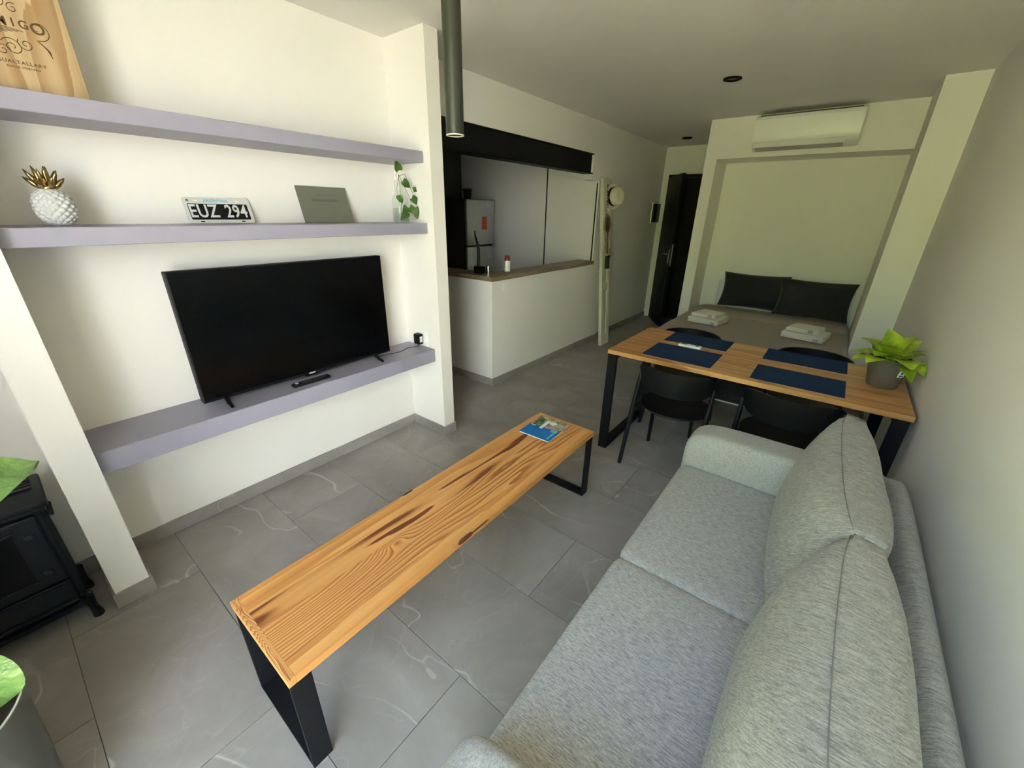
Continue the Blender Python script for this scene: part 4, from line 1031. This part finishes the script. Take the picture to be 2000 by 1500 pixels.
# ------------------------------------------------------------------ corridor: intercom, entrance door
t = thing('intercom', 'black wall intercom screen in the corridor', 'intercom', (-0.02, 4.80, 1.60))
obj('bracket', sbox(-0.02, -0.008, 4.64, 4.92, 1.46, 1.75), M_white, t); obj('screen_unit', sbox(-0.008, 0.012, 4.66, 4.915, 1.475, 1.735, bev=0.004), M_screen, t)
dr = bpy.data.objects.new('door_1', None); col.objects.link(dr); dr.location = (0.48, YE, 0); dr['kind'] = 'structure'; dr['label'] = 'black entrance door frame at the end of the corridor'; dr['category'] = 'door'
bm = B(); box(bm, 0.07, 0.11, YE - 0.015, YE + 0.10, 0, 2.13); box(bm, 0.86, 0.90, YE - 0.015, YE + 0.10, 0, 2.13); box(bm, 0.11, 0.86, YE - 0.015, YE + 0.10, 2.09, 2.13); obj('door_frame', bm, M_jamb, dr)
lf = obj('outer_leaf', sbox(0.11, 0.86, YE + 0.06, YE + 0.10, 0.005, 2.09), M_jamb, dr)
bm = B(); tube(bm, [(0.20, YE + 0.06, 1.12), (0.20, YE + 0.02, 1.12), (0.30, YE + 0.02, 1.12)], 0.008, 8); obj('door_handle', bm, M_steel, lf, True)
dl = bpy.data.objects.new('door_2', None); col.objects.link(dl); dl.location = (0.10, YE - 0.02, 0); dl['kind'] = 'structure'; dl['label'] = 'black door leaf standing ajar in the corridor'; dl['category'] = 'door'
ang = math.radians(-57)
Md = Matrix.Translation((0.10, YE - 0.02, 0)) @ Matrix.Rotation(ang, 4, 'Z')
def dpart(name, bm, m=M_jamb, parent=dl, **k): return obj(name, bm, m, parent, **k)
dlf = dpart('door_leaf', sbox(0, 0.68, -0.02, 0.02, 0.006, 2.10, bev=0.002, M=Md))
for z0, z1 in ((0.15, 0.95), (1.15, 1.95)):
    dpart('raised_panel', sbox(0.12, 0.56, -0.026, -0.02, z0, z1, bev=0.003, M=Md)); 
obj('lock_plate', sbox(0.60, 0.64, -0.024, -0.02, 0.93, 1.13, bev=0.001, M=Md), M_steel, dlf)
obj('edge_plate', sbox(0.68, 0.682, -0.010, 0.010, 0.90, 1.20, M=Md), M_chrome, dlf)
bm = B(); tube(bm, [Md @ Vector((0.62, -0.02, 1.06)), Md @ Vector((0.62, -0.065, 1.06)), Md @ Vector((0.50, -0.065, 1.06))], 0.009, 8); obj('door_handle', bm, M_chrome, dlf, True)

# ------------------------------------------------------------------ wood stove
t = thing('wood_stove', 'black cast iron wood stove beside the white wall fin', 'stove', (0.22, -2.22, 0))
sx0, sx1, sy0, sy1, sz = 0.09, 0.335, -2.47, -1.945, 0.60
obj('body', sbox(sx0, sx1 - 0.02, sy0 + 0.01, sy1 - 0.01, 0.11, 0.555, bev=0.006), M_castiron, t)
obj('top_plate', sbox(sx0 - 0.01, sx1 + 0.012, sy0 - 0.012, sy1 + 0.015, 0.565, 0.592, bev=0.008), M_castiron, t, True, 40)
obj('top_molding', sbox(sx0, sx1, sy0 - 0.002, sy1 + 0.004, 0.548, 0.566, bev=0.006), M_castiron, t, True, 40)
for i in range(5): obj('top_rib', sbox(sx0 + 0.015 + i * 0.024, sx0 + 0.027 + i * 0.024, sy0 + 0.04, sy1 - 0.01, 0.592, 0.602, bev=0.003), M_castiron, t)
for i in range(4): obj('front_rib', sbox(sx0 + 0.15, sx1, sy1 - 0.12 - i * 0.13, sy1 - 0.112 - i * 0.13, 0.592, 0.598), M_castiron, t)
d = obj('door', sbox(sx1 - 0.02, sx1, sy0 + 0.03, sy1 - 0.03, 0.235, 0.54, bev=0.005), M_castiron, t)
obj('glass_pane', sbox(sx1, sx1 + 0.004, sy0 + 0.09, sy1 - 0.10, 0.283, 0.492), M_glassdark, d)
for z in (0.272, 0.500, 0.515): obj('door_molding', sbox(sx1, sx1 + 0.007, sy0 + 0.08, sy1 - 0.09, z, z + 0.006, bev=0.002), M_castiron, d)
for z in (0.30, 0.47):
    bm = B(); tube(bm, [(sx1, sy1 - 0.065, z), (sx1 + 0.012, sy1 - 0.065, z)], [0.013, 0.010], 12); obj('bolt', bm, M_bolt, d, True, 40)
dw = obj('ash_drawer', sbox(sx1 - 0.02, sx1 - 0.003, sy0 + 0.03, sy1 - 0.03, 0.125, 0.225, bev=0.004), M_castiron, t)
obj('drawer_molding', sbox(sx1 - 0.003, sx1 + 0.004, sy0 + 0.05, sy1 - 0.05, 0.132, 0.138), M_castiron, dw)
obj('drawer_molding', sbox(sx1 - 0.003, sx1 + 0.004, sy0 + 0.05, sy1 - 0.05, 0.214, 0.220), M_castiron, dw)
bm = B(); tube(bm, [(sx1 - 0.003, -2.20, 0.175), (sx1 + 0.025, -2.20, 0.175)], [0.008, 0.012], 10); obj('knob', bm, M_castiron, dw, True, 40)
for z in (0.10, 0.128):
    bm = B(); puff(bm, (sx1 + 0.002, sy1 - 0.03 + (z - 0.1), z), (0.008, 0.012, 0.012), 2, 4); obj('bolt', bm, M_castiron, t, True)
obj('base_rail', sbox(sx1 - 0.035, sx1 - 0.006, sy0 + 0.03, sy1 - 0.02, 0.075, 0.095, bev=0.003), M_castiron, t)
for x in (sx0 + 0.02, sx1 - 0.012):
    for y in (sy0 + 0.03, sy1 - 0.005):
        bm = B(); tube(bm, [(x, y, 0.0), (x, y, 0.02), (x - 0.004, y - 0.004, 0.05), (x - 0.01, y - 0.01, 0.115)], [0.018, 0.016, 0.013, 0.022], 8); obj('leg', bm, M_castiron, t, True, 40)
bm = B(); tube(bm, [(sx0 + 0.2, sy1 - 0.005, 0.57), (sx0 + 0.2, sy1 + 0.012, 0.55), (sx0 + 0.2, sy1 + 0.006, 0.50)], 0.008, 8); obj('side_hook', bm, M_castiron, t, True, 40)

# ------------------------------------------------------------------ big planter at the left edge
PX, PY, PZ, PR = 1.07, -2.25, 0.50, 0.182
t = thing('potted_plant', 'large leafy plant in a grey planter at the left edge', 'plant', (PX, PY, 0))
bm = B(); lathe(bm, [(0.0, 0.0), (0.135, 0.0), (0.140, 0.01), (PR - 0.001, PZ - 0.004), (PR - 0.006, PZ - 0.002), (PR - 0.012, PZ - 0.03), (PR - 0.02, PZ - 0.06), (0.0, PZ - 0.06)], 48, (PX, PY, 0)); pot = obj('pot', bm, M_planter, t, True, 40)
bm = B(); lathe(bm, [(PR, PZ - 0.004), (PR + 0.0015, PZ), (PR - 0.002, PZ + 0.001), (PR - 0.003, PZ - 0.004)], 48, (PX, PY, 0), closed=True); obj('rim', bm, M_rim, pot, True)
bm = B(); lathe(bm, [(0.0, PZ - 0.045), (PR - 0.016, PZ - 0.05), (PR - 0.016, PZ - 0.06)], 32, (PX, PY, 0)); obj('soil', bm, M_soil, t)
bm = B(); tube(bm, [(PX, PY, PZ - 0.06), (PX - 0.01, PY + 0.01, 0.75), (PX - 0.03, PY + 0.02, 1.0), (PX - 0.05, PY + 0.02, 1.2)], [0.014, 0.012, 0.009, 0.005], 10); obj('stem', bm, M_stem, t, True)
BL = [((1.075, -2.182, 0.455), (0.10, 0.10, 1.0), 0.30, 0.235, 0.10, (1, 0.05, 0.1)), ((PX - 0.02, PY + 0.05, 0.945), (-0.36, 0.95, 0.16), 0.345, 0.19, 0.08, (0.7, 0.1, 1)), ((PX + 0.02, PY, 0.66), (0.9, -0.05, 0.3), 0.22, 0.16, 0.6, (0, 0, 1)), ((PX, PY + 0.02, 0.8), (0.75, 0.1, 0.5), 0.2, 0.16, 0.6, (0, 0, 1)),
      ((PX - 0.02, PY, 0.7), (-0.9, -0.1, 0.3), 0.26, 0.18, 0.5, (0, 0, 1)), ((PX - 0.04, PY + 0.03, 1.1), (0.6, -0.2, 0.5), 0.2, 0.14, 0.5, (0, 0, 1)), ((PX - 0.05, PY, 1.18), (-0.8, -0.1, 0.6), 0.22, 0.15, 0.5, (0, 0, 1))]
for i, (b0, d, L, wd, dr, un) in enumerate(BL):
    bm = B(); leaf(bm, b0, d, un, L, wd, dr, False, 0.14, 16, 10, 0.006); obj('leaf', bm, M_leaf_big, t, True)
